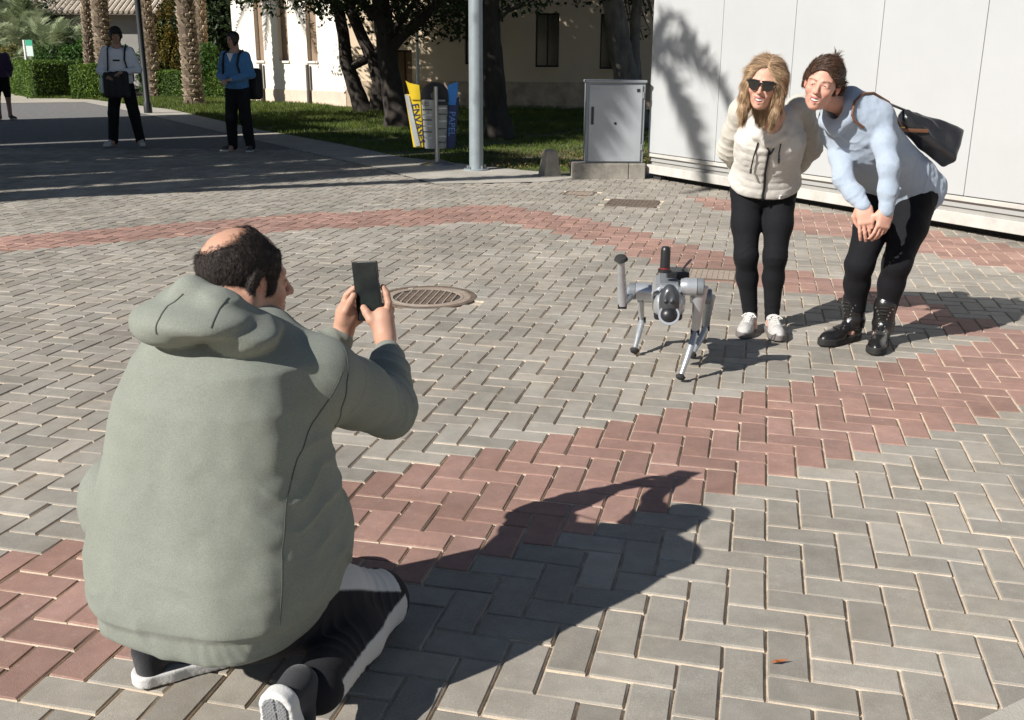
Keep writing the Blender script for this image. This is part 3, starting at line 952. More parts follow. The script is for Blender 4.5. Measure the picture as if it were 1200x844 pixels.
# --- palms
def palm_trunk(b, pts, r0, r1, rows, n=9):
    """trunk wrapped in overlapping cut frond stubs"""
    pts = [Vector(p) for p in pts]
    tot = len(pts) - 1
    b.tube(pts, [r0 + (r1 - r0) * i / tot for i in range(len(pts))], 12)
    for i in range(rows):
        t = i / rows * tot; q = min(int(t), tot - 1); c = pts[q].lerp(pts[q + 1], t - q); r = r0 + (r1 - r0) * i / rows
        for k in range(n):
            a = 2 * math.pi * (k + .5 * (i % 2)) / n + random.uniform(-.08, .08)
            d = Vector((math.cos(a), math.sin(a), 0)); s = Vector((-d.y, d.x, 0)); w = r * 3.3 / n * random.uniform(.75, 1.15); h = random.uniform(.07, .12)
            if random.random() < .12: continue
            o = c + d * r * .93 + Vector((0, 0, random.uniform(-.03, .03)))
            tip = o + d * (.05 + random.uniform(-.02, .035)) + Vector((0, 0, h))
            b.mi = 1
            vs = [o - s * w, o + s * w, tip - s * w * .55, tip + s * w * .55, o - s * w * .6 + Vector((0, 0, h * 1.1)), o + s * w * .6 + Vector((0, 0, h * 1.1))]
            b.add(vs, [(0, 1, 3, 2), (2, 3, 5, 4), (0, 2, 4), (1, 5, 3)])
    b.mi = 0
def frond_geo(L, arch, az, el, nl=34, leaf=.45, wid=.035):
    """arched frond with two rows of leaflets, as vertex and face arrays"""
    V = []; F = []
    d = Vector((math.cos(az), math.sin(az), 0)); s = Vector((-d.y, d.x, 0))
    P_ = []
    for i in range(nl + 1):
        t = i / nl
        P_.append(d * (L * t * math.cos(el) * (1 - .15 * t)) + Vector((0, 0, L * (math.sin(el) * t - arch * t * t))))
    for i in range(2, nl):
        t = i / nl; p = P_[i]; tg = (P_[i + 1] - P_[i - 1]).normalized()
        ll = leaf * math.sin(math.pi * (.12 + .82 * t)) * random.uniform(.8, 1.1)
        for sg in (-1, 1):
            dr = (s * sg * .8 + tg * .75 + Vector((0, 0, .25 - .55 * random.random()))).normalized()
            n0 = len(V); e = p + dr * ll; wv = tg * wid
            V += [p - wv, p + wv, e]; F.append((n0, n0 + 1, n0 + 2))
    for i in range(nl):
        n0 = len(V); w0 = s * .02 * (1 - i / nl); V += [P_[i] - w0, P_[i] + w0, P_[i + 1]]; F.append((n0, n0 + 1, n0 + 2))
    return V, F
def palm_crown(b, c, n, L, e0=-.2, e1=1.3, arch=.55, leaf=.45, nl=34, wid=.035):
    for i in range(n):
        V, F = frond_geo(L * random.uniform(.8, 1.1), arch * random.uniform(.7, 1.3), random.uniform(0, 6.28), random.uniform(e0, e1), nl, leaf, wid)
        b.add([Vector(v) + Vector(c) for v in V], F)
def palm(label, base, top, r0, r1, nf=26, L=2.6, name='palm_tree', group='palms along the walkway'):
    t = thing(name, label, 'palm tree', base, 0, group)
    rt = Vector(top) - Vector(base)
    pts = [rt * (i / 6) + Vector((0, 0, 0)) for i in range(7)]
    b = MB(); palm_trunk(b, pts, r0, r1, int(rt.length / .125)); b.build('trunk', [m_palmb, m_stub], t)
    b = MB()
    for k in range(40):
        a = random.uniform(0, 6.28); d = Vector((math.cos(a), math.sin(a), 0)); b.add([d * r0 * .8 + Vector((0, 0, .28)), d * (r0 + .1) + Vector((-d.y * .05, d.x * .05, 0)), d * (r0 + .1) + Vector((d.y * .05, -d.x * .05, 0))], [(0, 1, 2)])
    b.build('root_flare', m_palmb, t, kind='stuff')
    if nf:
        b = MB(); palm_crown(b, rt, nf, L); b.build('crown', m_frond, t, kind='stuff')
    return t
def ptop(px, py, base): p = at(px, py, base.y); return (p.x, p.y, p.z)
def extend(base, px, k=5.5):
    """point on the straight trunk line through base and pixel (px, 0), k metres up"""
    p = Vector(ptop(px, 0, base)); return base + (p - base) * (k / p.z)
pa = gnd(225, 127); palm('stout palm trunk with pale stepped bark on the lit lawn', pa, extend(pa, 212), .27, .22, 24)
pb = gnd(179, 119); palm('slimmer palm trunk just right of the black lamp post', pb, extend(pb, 164), .24, .2, 22)
pc = gnd(124, 118); palm('palm trunk rising behind the boy in white', pc, extend(pc, 111), .30, .25, 24)
pd = gnd(104, 116); palm('thin palm trunk furthest left over the hedge', pd, extend(pd, 95), .17, .14, 20, 2.2)
pe = gnd(236, 118.5); palm('dark palm trunk in the shade behind the stout one', pe, extend(pe, 229), .2, .18, 22)
# low bushy date palms filling the top left corner
k = 0
for (px, dep, z, L, n, lb) in [(50, 41, 1.0, 3.6, 90, 'low bushy date palm with grey green fronds above the long hedge'), (8, 43, .9, 3.4, 80, 'low date palm cut by the left edge of the photo'), (88, 43, 1.0, 3.2, 80, 'feathery date palm behind the hedge end'), (26, 45, 2.2, 3.4, 80, 'taller date palm behind the green sign')]:
    p = at(px, 80, dep); t = thing('date_palm', lb, 'palm tree', (p.x, dep, 0), 0, 'date palms in the top left corner')
    b = MB(); palm_crown(b, (0, 0, z), n, L, -.1, 1.45, .5, .50, 36, .032); b.build('crown', m_frond, t, kind='stuff')
    b = MB(); palm_trunk(b, [(0, 0, 0), (0, 0, z + .1)], .3, .26, 8); b.build('trunk', [m_palmb, m_stub], t)
# --- bushes
def bush(label, px, pyb, h, w, m, n, ls, name='bush', group=None, dep=None, zc=None, cat='bush'):
    p = gnd(px, pyb) if dep is None else Vector((at(px, 80, dep).x, dep, 0))
    t = thing(name, label, cat, (p.x, p.y, 0), 0, group)
    zc = h / 2 if zc is None else zc
    leaf_obj('foliage', blob_pts(n, (0, 0, zc), (w, w * .8, h / 2), .5, 60, .3), ls, m, t)
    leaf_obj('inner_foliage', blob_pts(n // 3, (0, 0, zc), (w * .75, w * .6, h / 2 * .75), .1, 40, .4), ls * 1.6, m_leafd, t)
    b = MB()
    for q in range(6): b.tube([(random.uniform(-.1, .1), 0, 0), (random.uniform(-w, w) * .5, random.uniform(-w, w) * .3, zc)], [.04, .015], 5)
    b.build('stem', m_bark, t)
    return t
bush('round dark green bush with glossy leaves behind the low hedge', 241, 118, 1.75, .72, m_leafg, 5200, .10, dep=35)
bush('tall yellowing shrub between two palm trunks', 193, 118, 3.4, .7, m_leafy, 4200, .11, dep=37)
bush('small bright green shrub beside the black lamp post', 165, 118, 1.6, .35, m_leafg, 1500, .09, dep=36)
for px, dep, h, w, lb in [(20, 56, 6.5, 4.2, 'wide dark tree mass at the far left end of the path'), (75, 55, 6.5, 4.5, 'dense tree rising behind the hedge and date palms'), (118, 54, 5.6, 3.0, 'leafy tree in front of the grey building corner'), (-30, 50, 6, 4.5, 'dark tree beyond the left edge of the path'), (258, 47, 6.2, 1.9, 'dark cypress like tree beside the sunlit white wall'), (236, 49, 6.2, 1.6, 'dark tree in the gap behind the palms')]:
    bush(lb, px, 0, h, w, m_leafg if dep > 53 else m_leafd, 5200, .26, 'tree', 'trees closing the view', dep, cat='tree')
for px, dep, h, w, lb in [(60, 39.5, 1.7, 1.3, 'loose flowering shrub above the tall hedge'), (92, 39, 1.9, 1.0, 'twiggy brown shrub behind the hedge end'), (12, 41, 1.8, 1.4, 'brown leaved shrub behind the bench'), (118, 39, 2.1, 1.0, 'dark shrub left of the boy in white')]:
    bush(lb, px, 0, h, w, m_leafg if px != 12 else m_leafy, 4200, .12, 'shrub', 'shrubs above the tall hedge', dep)
# --- clipped hedges
def hedge(label, p0, p1, h, w, n, ls, m=None):
    p0, p1 = Vector(p0), Vector(p1); d = p1 - p0; L = d.length; ang = math.atan2(d.y, d.x)
    t = thing('hedge', label, 'hedge', p0, ang, 'clipped hedges at the far side of the lawn')
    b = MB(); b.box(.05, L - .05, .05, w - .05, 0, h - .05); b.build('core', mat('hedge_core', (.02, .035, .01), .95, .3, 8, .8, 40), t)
    pts = []
    for face, area in (('f', L * h), ('b', L * h), ('t', L * w), ('l', w * h), ('r', w * h)):
        k = int(n * area / (2 * L * h + L * w + 2 * w * h)); u = rng.uniform(0, 1, (k, 2)); j = rng.normal(0, .02, k)
        if face == 'f': q = np.stack([u[:, 0] * L, j, u[:, 1] * h], 1)
        if face == 'b': q = np.stack([u[:, 0] * L, w + j, u[:, 1] * h], 1)
        if face == 't': q = np.stack([u[:, 0] * L, u[:, 1] * w, h + j], 1)
        if face == 'l': q = np.stack([j, u[:, 0] * w, u[:, 1] * h], 1)
        if face == 'r': q = np.stack([L + j, u[:, 0] * w, u[:, 1] * h], 1)
        pts.append(q)
    pts = np.concatenate(pts); pts[:, 1] += .03 * np.sin(pts[:, 0] * 2.3); pts[:, 2] += .025 * np.sin(pts[:, 0] * 3.1 + 1)
    leaf_obj('foliage', pts, ls, m or m_leafh, t, 1.8)
    return t
h0 = gnd(64, 115.5); h1 = gnd(36, 111.5); h2 = gnd(97, 119.5); h3 = gnd(70, 116.2); h4 = gnd(132, 118.5)
hedge('tall clipped hedge block furthest left beside the white bench', h0, h1, 1.15, 1.4, 9000, .09)
hedge('tall clipped hedge block with a rounded top left of the boy in white', h2, h3, 1.15, 1.6, 9000, .09)
hedge('shaded hedge section behind the boy in white', gnd(132, 120), gnd(99, 120), 1.05, .9, 6000, .09)
hedge('low long hedge behind the stout palm trunk', gnd(180, 119.2), gnd(277, 120), .86, .8, 9000, .08)
# --- grass
def grass(name, polyf, n, y0, y1, x0, x1, h, m):
    x = rng.uniform(x0, x1, n * 3); y = y0 + (y1 - y0) * rng.uniform(0, 1, n * 3) ** 1.25
    P2 = np.stack([x, y], 1)
    ok = np.array([polyf(a, b_) for a, b_ in P2]); P2 = P2[ok][:n]; n = len(P2)
    k = np.clip(P2[:, 1] / 14, .8, 2.2)
    hh = h * rng.uniform(.5, 1.3, n) * k; w = .005 * k
    a = rng.uniform(0, 6.28, n); dx, dy = np.cos(a), np.sin(a)
    ln = rng.normal(0, .35, (n, 2)) * hh[:, None]
    V = np.stack([np.stack([P2[:, 0] - dx * w, P2[:, 1] - dy * w, np.zeros(n)], 1), np.stack([P2[:, 0] + dx * w, P2[:, 1] + dy * w, np.zeros(n)], 1), np.stack([P2[:, 0] + ln[:, 0], P2[:, 1] + ln[:, 1], hh], 1)], 1).reshape(-1, 3)
    me = arr_mesh(name, V, np.arange(3 * n).reshape(n, 3))
    o = link(name, me, m, kind='stuff'); return o
LP = [(1.35, 12.75)] + [tuple(p) for p in LW] + [(-16.1, 34), (-16.0, 35.4), (-8.5, 35), (-4.9, 29.0), (8, 29.2), (8, 12.75)]
m_grass = leaf_mat('grass_blade', (.055, .095, .012), (.15, .19, .035))
tag(grass('grass', lambda x, y: inpoly(x, y, LP) and not (abs(math.sin(x * 1.9 + y * .7) + math.sin(y * 2.3 - x)) < .22), 120000, 12.75, 35, -16, 5, .045, m_grass), 'short green lawn grass under the trees', 'grass')
# --- fallen leaves on the bare earth by the bollard
pts = np.stack([rng.uniform(-.3, 2.2, 1100), rng.uniform(12.95, 15.5, 1100), rng.uniform(.012, .03, 1100)], 1)
tag(leaf_obj('leaf_litter', pts, .045, mat('dry_leaf', (.12, .07, .04), .9, 0, 9, col2=(.26, .16, .09)), None), 'dry brown leaves scattered on the bare soil by the bollard', 'leaves')
# off-frame palm that throws the frond shadows on the white cabin
sb = Vector((-7.72, 8.9, 0))
tp = palm('leaning palm standing left of the square beyond the frame', sb, sb + Vector((1.66, -2.35, 8.1)), .13, .11, 0)
b = MB()
for az, el in ((.2, .1), (.65, -.15), (1.15, .05), (-.4, .0), (1.9, .2), (2.6, .2), (3.6, .3), (4.6, .2), (5.4, .1), (.95, .7), (2.8, .8)):
    V, F = frond_geo(2.2, .65, az, el, 34, .40, .055); b.add([Vector(v) + Vector((1.66, -2.35, 8.1)) for v in V], F)
b.build('crown', m_frond, tp, kind='stuff')
# ================================================================== STREET FURNITURE
m_pole = mat('pole_paint', (.30, .34, .36), .45, .12, 6, .15, 80, metal=.25)
m_black = mat('black_paint', (.02, .022, .025), .45)
m_galv = mat('cabinet_grey', (.34, .36, .38), .5, .10, 2.5, .1, 60)
m_galv2 = mat('cabinet_frame', (.25, .27, .29), .5, .1, 4)
m_cc = mat('rough_concrete', (.26, .24, .205), .95, .28, 9, .9, 90)
m_yel = mat('yellow_panel', (.80, .56, .02), .5, .08, 6)
m_blu = mat('blue_panel', (.03, .22, .62), .5, .08, 6)
m_dnv = mat('navy_panel', (.012, .03, .12), .5, .08, 6)
m_blk = mat('bin_black', (.012, .012, .012), .6, .15, 8)
m_sil = mat('brushed_steel', (.5, .5, .5), .35, .08, 8, metal=.85)
m_prt = mat('printed_panel', (.45, .46, .45), .6, .12, 10)
m_wht = mat('white_print', (.75, .75, .72), .6)
m_wht2 = mat('white_paint', (.78, .78, .76), .5, .05, 10)
# lamp pole
P = gnd(556, 200); t = thing('lamp_pole', 'thick round grey steel pole between the recycling bin and the concrete bollard', 'pole', P)
b = MB(); b.lathe([(.088, 0), (.086, 1.2), (.082, 3.5), (.074, 5.5)], 32); b.build('shaft', m_pole, t, smooth=True)
b = MB(); b.lathe([(.16, .0), (.16, .018), (.155, .022)], 24); b.build('base_plate', m_pole, t)
for k in range(4):
    b = MB(); a = k * math.pi / 2 + .6; b.lathe([(.013, .0), (.013, .045)], 6, (.128 * math.cos(a), .128 * math.sin(a), .02)); b.build('bolt', m_sil, t)
b = MB(); b.tube([(0, 0, 5.5), (.1, -.3, 5.75), (.25, -.9, 5.9)], .04, 8); b.build('arm', m_pole, t)
b = MB(); b.box(.12, .40, -1.5, -.85, 5.85, 5.95, .03); b.build('lamp_head', m_pole, t)
# black post on the left
P = gnd(171, 137); t = thing('lamp_post', 'thin black lamp post beside the boy in the white hoodie', 'lamp post', P)
b = MB(); b.lathe([(.1, 0), (.1, .25), (.075, .3), (.07, 3), (.06, 4.6)], 20); b.build('shaft', m_black, t, smooth=True)
b = MB(); b.lathe([(.05, 4.6), (.2, 4.7), (.24, 4.95), (.14, 5.25), (.05, 5.3)], 16); b.build('lantern', m_black, t)
# bollard
P = gnd(642, 206); t = thing('bollard', 'short tapered concrete bollard left of the grey cabinet', 'bollard', P, .35)
b = MB()
w0, w1, h = .110, .070, .315
b.add([(-w0, -w0, 0), (w0, -w0, 0), (w0, w0, 0), (-w0, w0, 0), (-w1, -w1, h - .02), (w1, -w1, h - .02), (w1, w1, h - .02), (-w1, w1, h - .02), (-w1 + .02, -w1 + .02, h), (w1 - .02, -w1 + .02, h), (w1 - .02, w1 - .02, h), (-w1 + .02, w1 - .02, h)],
      [(3, 2, 1, 0)] + [(i, (i + 1) % 4, (i + 1) % 4 + 4, i + 4) for i in range(4)] + [(4 + i, 4 + (i + 1) % 4, (i + 1) % 4 + 8, i + 8) for i in range(4)] + [(8, 9, 10, 11)])
b.build('block', m_cc, t, bevel=.008)
b = MB(); b.box(-.16, .16, -.16, .16, -.02, .012, .004); b.build('footing', m_cc, t)
# cabinet on its plinth
P = gnd(716, 209); yc = P.y + .06
xl, xr = at(684, 150, yc).x, at(752, 150, yc).x
zt, zb = at(716, 96, yc).z, at(716, 190, yc).z
t = thing('utility_cabinet', 'grey metal utility cabinet with dappled light on its door beside the white cabin', 'cabinet', ((xl + xr) / 2, yc, 0))
hw = (xr - xl) / 2
b = MB(); b.box(-hw, hw, 0, .38, zb, zt, .008); b.build('housing', m_galv2, t)
b = MB(); b.box(-hw - .015, hw + .015, -.02, .4, zt + .001, zt + .03, .006); b.build('top_cap', m_galv2, t)
b = MB(); b.box(-hw + .03, hw - .035, -.016, -.001, zb + .02, zt - .025, .005); dr = b.build('door', m_galv, t)
b = MB(); b.box(-hw + .055, -hw + .085, -.026, -.0165, zb + .44, zb + .64, .004); b.build('handle', m_black, dr)
b = MB(); b.box(hw - .10, hw - .065, -.021, -.0165, zt - .10, zt - .065); b.build('badge', m_black, dr)
b = MB(); b.box(-hw + .055, -hw + .14, -.02, -.0165, zt - .075, zt - .055); b.build('label_plate', m_pole, dr)
b = MB(); b.M = Matrix.Translation((0, -.0165, (zb + zt) / 2)) @ Matrix.Rotation(math.pi / 2, 4, 'X'); b.lathe([(.016, 0), (.016, .004), (.01, .006)], 12); b.build('lock', m_black, dr)
for z in (zb + .15, zt - .17):
    b = MB(); b.box(hw - .034, hw - .016, -.02, -.001, z, z + .07, .003); b.build('hinge', m_galv2, dr)
xl2 = at(668, 200, yc).x - (xl + xr) / 2
b = MB(); b.box(xl2, .17, -.05, .45, -.03, zb - .002, .012); b.box(.174, hw + .03, -.045, .45, -.03, zb - .002, .012); b.build('plinth', m_cc, t)
# recycling bin: three containers round a steel post
P = gnd(511, 194); t = thing('recycling_bin', 'three sided recycling bin with yellow, black and blue panels on a steel post', 'bin', P)
def rp(px, py, dy=0.0): p = at(px, py, P.y + dy); return Vector((p.x - P.x, dy, p.z))
b = MB(); b.lathe([(.25, 0), (.24, .012), (.12, .045), (.03, .075)], 32); b.build('base', m_sil, t, smooth=True)
b = MB(); b.lathe([(.026, .06), (.026, 1.0)], 16, (0, -.16, 0)); b.lathe([(.026, .06), (.026, .3)], 16); b.build('post', m_sil, t, smooth=True)
def shell(name, px0, px1, pb0, pb1, yt, ybm, dep, d0, m, parent=t):
    """tapered tub: top from px0..px1, bottom pb0..pb1"""
    a, c, d, e = rp(px0, yt, d0), rp(px1, yt, d0), rp(pb1, ybm, d0), rp(pb0, ybm, d0)
    vs = [a, c, d, e] + [v + Vector((0, dep, 0)) for v in (a, c)] + [v + Vector((0, dep * .7, 0)) for v in (d, e)]
    b = MB(); b.add(vs, [(0, 1, 2, 3), (7, 6, 5, 4), (0, 4, 5, 1), (2, 6, 7, 3), (1, 5, 6, 2), (0, 3, 7, 4)])
    return b.build(name, m, parent, bevel=.006)
b = MB(); a_ = rp(506, 119, -.02); z0_ = rp(507, 175, -.02).z
b.lathe([(.150, z0_), (.158, z0_ + .03), (.190, a_.z - .01), (.196, a_.z), (.196, a_.z + .012), (.18, a_.z + .014)], 36, (a_.x, .07, 0)); tubc = b.build('tub', m_prt, t, smooth=True); tubc['label'] = 'round grey tub with printed panels'
tubl = shell('tub', 471, 489.6, 482, 493.6, 112, 174, .30, -.02, m_yel)
tubl['label'] = 'yellow tub'
tubr = shell('tub', 522.4, 534, 521.4, 530, 116, 174, .30, -.02, m_dnv)
tubr['label'] = 'dark blue tub'
def flat_poly(name, pts, dy, th, m, parent=t, bev=0):
    q = [rp(x, y, dy) for x, y in pts]; n = len(q)
    b = MB(); b.add(q + [v + Vector((0, th, 0)) for v in q], [tuple(range(n)), tuple(range(2 * n - 1, n - 1, -1))] + [(i, (i + 1) % n, (i + 1) % n + n, i + n) for i in range(n)])
    return b.build(name, m, parent, bevel=bev)
flat_poly('side_panel', [(471, 112), (476, 113), (490, 172), (484, 173)], -.035, .012, m_prt)
yp = flat_poly('fin', [(472, 96), (476, 98.5), (482, 100), (488, 101), (490, 118), (479, 118)], -.04, .05, m_yel)
bp_ = flat_poly('fin', [(521, 101), (526, 99), (533, 97), (533.5, 104), (531, 124), (522.5, 124)], -.04, .05, m_blu)
arc = [(506 + 16.5 * math.cos(a), 115 - 17.5 * math.sin(a)) for a in np.linspace(0, math.pi, 22)]
ar = flat_poly('arched_hood', [(522.5, 121)] + arc + [(489.5, 118)], -.06, .16, m_blk)
b = MB(); c = rp(506, 113, -.065); b.M = Matrix.Translation(c) @ Matrix.Rotation(math.pi / 2, 4, 'X'); b.lathe([(.05, 0), (.05, .006), (.036, .009)], 20); b.build('emblem', mat('emblem_grey', (.13, .13, .13), .6), ar)
def ptxt(name, body, px, py, size, dy, m, parent, rot=0.0):
    c = rp(px, py, dy)
    M = Matrix.Translation(c) @ Matrix.Rotation(math.pi / 2, 4, 'X') @ Matrix.Rotation(rot, 4, 'Z')
    return text_mesh(name, body, size, m, parent, M, .0008)
ptxt('lettering', 'ENVASES', 487, 146, .13, -.026, m_dnv, tubl, -math.pi / 2 + .16)
ptxt('lettering', 'PAPEL', 526.5, 146, .12, -.026, mat('pale_blue_print', (.14, .3, .65), .6), tubr, -math.pi / 2 - .05)
ptxt('lettering', 'RESTO', 500, 123, .075, -.106, m_blk, tubc)
m_pr1 = mat('print_light', (.6, .6, .58), .6); m_pr2 = mat('print_dark', (.10, .10, .10), .6)
for q, y in enumerate((129, 135, 141, 148, 155, 162)):
    flat_poly('print_strip', [(492 + q * .3, y), (503.5, y), (503.5, y + 1.5), (492 + q * .3, y + 1.5)], -.128, .003, m_pr1 if q % 2 else m_pr2, t)
for q, y in enumerate((127, 134, 142, 151, 160, 167)):
    flat_poly('print_strip', [(510.5, y), (520.5 - q * .1, y), (520.5 - q * .1, y + 1.6), (510.5, y + 1.6)], -.126, .003, m_pr2 if q % 2 else m_pr1, t)
flat_poly('opening', [(508.5, 119.8), (521.8, 119.8), (521.8, 124.5), (508.5, 124.5)], -.135, .004, m_blk, t)
# white pole beside the door
P = gnd(487.5, 128); t = thing('white_post', 'thin white post in front of the shaded wall left of the recycling bin', 'post', (P.x, P.y, 0))
b = MB(); b.lathe([(.045, 0), (.045, 3.6)], 12); b.build('shaft', m_wht2, t, smooth=True)
b = MB(); b.lathe([(.09, 0), (.09, .03)], 12); b.build('foot', m_wht2, t)
# green sign
P = gnd(33, 116); t = thing('sign_post', 'slim post with a small green and white sign at the far end of the hedge', 'sign', (P.x, P.y, 0))
b = MB(); b.lathe([(.05, 0), (.05, 1.9)], 10); b.build('post', m_wht2, t)
p = at(31, 60, P.y); b = MB(); b.box(p.x - P.x - .12, p.x - P.x + .12, -.03, .03, p.z - .35, p.z + .22, .01); sg = b.build('sign_panel', mat('sign_white', (.7, .8, .76), .5), t)
b = MB(); b.box(p.x - P.x - .12, p.x - P.x + .12, -.034, -.031, p.z + .02, p.z + .22); b.build('green_band', mat('sign_green', (.05, .42, .25), .5), sg)
# white bench at the far left with someone sitting on it
P = gnd(26, 113); benchP = Vector((P.x, P.y, 0))
t = thing('bench', 'white bench at the far left end of the path', 'bench', benchP, -.1)
b = MB(); b.box(-.75, .75, -.25, .2, .38, .43, .01); b.build('seat', m_wht2, t)
b = MB(); b.box(-.75, .75, .2, .25, .5, .85, .01); b.build('backrest', m_wht2, t)
for x in (-.68, .62):
    for y in (-.24, .19):
        b = MB(); b.box(x, x + .06, y, y + .06, 0, .38); b.build('leg', m_wht2, t)
# small dead leaf on the paving
P = gnd(906, 776); b = MB()
b.add([(0, 0, .004), (.012, .006, .009), (.03, .002, .006), (.014, -.007, .01), (.045, .004, .012), (.012, .0, .004)], [(0, 3, 1), (1, 3, 2), (2, 4, 1)])
o = b.build('fallen_leaf', mat('rust_leaf', (.32, .10, .03), .8), None); o.location = (P.x, P.y, 0.001)
tag(o, 'tiny rust coloured dead leaf on the grey paving in the lower right', 'leaf')
# ================================================================== ROBOT DOG
m_rs = mat('robot_silver', (.50, .52, .54), .32, .08, 20, .1, 200, metal=.55)
m_rg = mat('robot_grey', (.22, .235, .25), .42, .1, 20, .1, 200, metal=.3)
m_rb = mat('robot_black', (.018, .018, .02), .38)
m_rr = mat('robot_rubber', (.025, .024, .023), .85)
m_red_r = mat('red_ring', (.22, .02, .02), .4)
def T_robot():
    O = np.array([.70, 4.40, 0.0])
    R = frame((-.13, -.99, 0)); Mw = lambda p: O + R @ np.array(p, float)
    t = thing('robot_dog', 'silver robot dog with one front paw raised and a black mast on its back', 'robot dog', O)
    def lo(p): return Vector(p) - Vector(O)
    zc = .335
    def body(P):
        d = rbox(P, Mw((0, .0, zc)), (.070, .19, .048), .03, R)
        d = smin(d, rbox(P, Mw((0, -.02, zc + .03)), (.06, .15, .04), .03, R), .02)
        d = smin(d, ell(P, Mw((0, .20, zc + .012)), (.062, .06, .072), R), .03)
        q = (P - O.astype(f32)) @ R.astype(f32)
        d = smax(d, -(np.abs(np.abs(q[:, 0]) - .066) - .0025), .004) if False else d
        g_ = np.abs(q[:, 1] - .12) ; d = np.where(g_ < .003, d + .003, d)
        g_ = np.abs(q[:, 0]) - .045; d = np.where((np.abs(g_) < .002) & (q[:, 2] > zc + .02), d + .003, d)
        return d
    o = link('body', sdf_mesh('body', body, O + (-.33, -.34, .2), O + (.33, .34, .48), .0042, O), m_rs, t)
    def under(P): return rbox(P, Mw((0, .01, zc - .05)), (.062, .17, .022), .015, R)
    link('belly', sdf_mesh('belly', under, O + (-.3, -.3, .2), O + (.3, .3, .4), .005, O), m_rb, t)
    def head(P):
        d = ell(P, Mw((0, .235, zc + .022)), (.044, .042, .082), R)
        return smax(d, -(ell(P, Mw((0, .285, zc + .06)), (.02, .02, .03), R)), .008)
    hd = link('head', sdf_mesh('head', head, O + (-.33, -.4, .2), O + (.33, .0, .5), .0032, O), mat('robot_dark', (.07, .075, .08), .3, .1, 20, .1, 200, metal=.3), t)
    def dome(P): return ell(P, Mw((0, .262, zc - .028)), (.040, .036, .040), R)
    link('lidar_dome', sdf_mesh('dome', dome, O + (-.3, -.4, .2), O + (.3, .0, .4), .003, O), m_rb, hd)
    Mh = Matrix.Translation(lo(Mw((0, .262, zc - .028)))) @ Matrix([list(r) + [0] for r in R] + [[0, 0, 0, 1]])
    b = MB(); b.M = Mh @ Matrix.Rotation(-math.pi / 2 + .5, 4, 'X'); b.lathe([(.0415, -.004), (.0445, -.004), (.0445, .004), (.0415, .004)], 28, (0, 0, .012)); b.build('dome_ring', m_rs, hd, smooth=True)
    for x, z in ((-.012, .05), (.014, .05), (0, .078)):
        b = MB(); b.M = Matrix.Translation(lo(Mw((x, .272 if z < .07 else .258, zc + z - .015)))) @ Matrix([list(r) + [0] for r in R] + [[0, 0, 0, 1]]) @ Matrix.Rotation(-math.pi / 2, 4, 'X')
        b.lathe([(.009, -.012), (.009, .004), (.006, .006)], 14); b.build('camera_lens', m_rb if z < .07 else m_rs, hd)
    for s in (-1, 1):
        b = MB(); c = [lo(Mw((s * .02, .268, zc - .005 - k * .018))) for k in range(3)]; b.tube(c, .0035, 6); b.build('guard', m_rs, hd)
    # mast with red ring
    top = Vector(at(777, 287, 4.33)); bs = Vector(at(778, 314, 4.33)); bs.z = max(bs.z, zc + .05)
    b = MB(); b.M = Matrix.Translation(lo(bs)); h = top.z - bs.z; b.lathe([(.030, -.012), (.030, .0), (.022, .004), (.0215, h - .02), (.019, h - .006), (.012, h)], 20); ms = b.build('mast', m_rb, t, smooth=True)
    b = MB(); b.M = Matrix.Translation(lo(bs)); b.lathe([(.0235, .003), (.0235, .009)], 20); b.build('red_band', m_red_r, ms)
    b = MB(); b.M = Matrix.Translation(lo(Mw((-.035, -.08, zc + .085)))) @ Matrix.Rotation(math.atan2(R[1, 0], R[0, 0]), 4, 'Z'); b.box(-.055, .045, -.05, .07, -.016, .022, .006); bx = b.build('battery_box', m_rb, t)
    b = MB(); b.M = Matrix.Translation(lo(Mw((0, .0, zc + .072)))) @ Matrix.Rotation(math.atan2(R[1, 0], R[0, 0]), 4, 'Z'); b.box(-.04, .04, -.13, .10, -.006, .006, .003); b.build('mounting_rail', m_rg, t)
    p0 = Mw((-.05, -.05, zc + .1)); pts = []
    for k in range(15):
        a = k / 14; pts.append(lo(p0 + R @ np.array([-.035 * math.sin(a * math.pi * 1.2) - .03 * a, -.04 * a, .055 * math.sin(a * math.pi)])))
    b = MB(); b.tube(pts, .003, 6); b.build('cable', m_rb, t)
    def seg(name, pts, rs, m, parent=t, n=12, sx=1.0):
        b = MB(); b.tube([lo(p) for p in pts], rs, n, True, sx); return b.build(name, m, parent, smooth=True)
    def leg(hip, knee, foot, label=None, side=1, bend=.02, fat=1.0):
        hip, knee, foot = map(Vector, (hip, knee, foot))
        ax = Vector(R[:, 0]) * side
        e = bpy.data.objects.new('leg', None)
        C.objects.link(e); e.parent = t; e.empty_display_size = .05
        if label: e['label'] = label
        b = MB(); inner = hip - ax * .055
        b.tube([lo(inner - ax * .0), lo(inner + ax * .02), lo(hip - ax * .02), lo(hip + ax * .012), lo(hip + ax * .016)], [.032, .038, .038, .038, .032], 20); b.build('hip_motor', m_rs, e, smooth=True)
        o2 = hip + ax * .03
        b = MB(); b.tube([lo(hip + ax * .014), lo(hip + ax * .018), lo(hip + ax * .04), lo(hip + ax * .044)], [.032, .037, .037, .030], 20); b.build('thigh_motor', m_rg, e, smooth=True)
        k2 = knee + ax * .03
        d = (k2 - o2)
        seg('thigh', [o2, o2 + d * .25, o2 + d * .6, o2 + d * .92, k2], [.034, .03, .022, .019, .017], m_rs, e, 14, .62)
        b = MB(); b.tube([lo(k2 - ax * .019), lo(k2 + ax * .019)], .0155, 14); b.build('knee_joint', m_rb, e)
        d = foot - k2; nrm = Vector(R[:, 1]) * bend
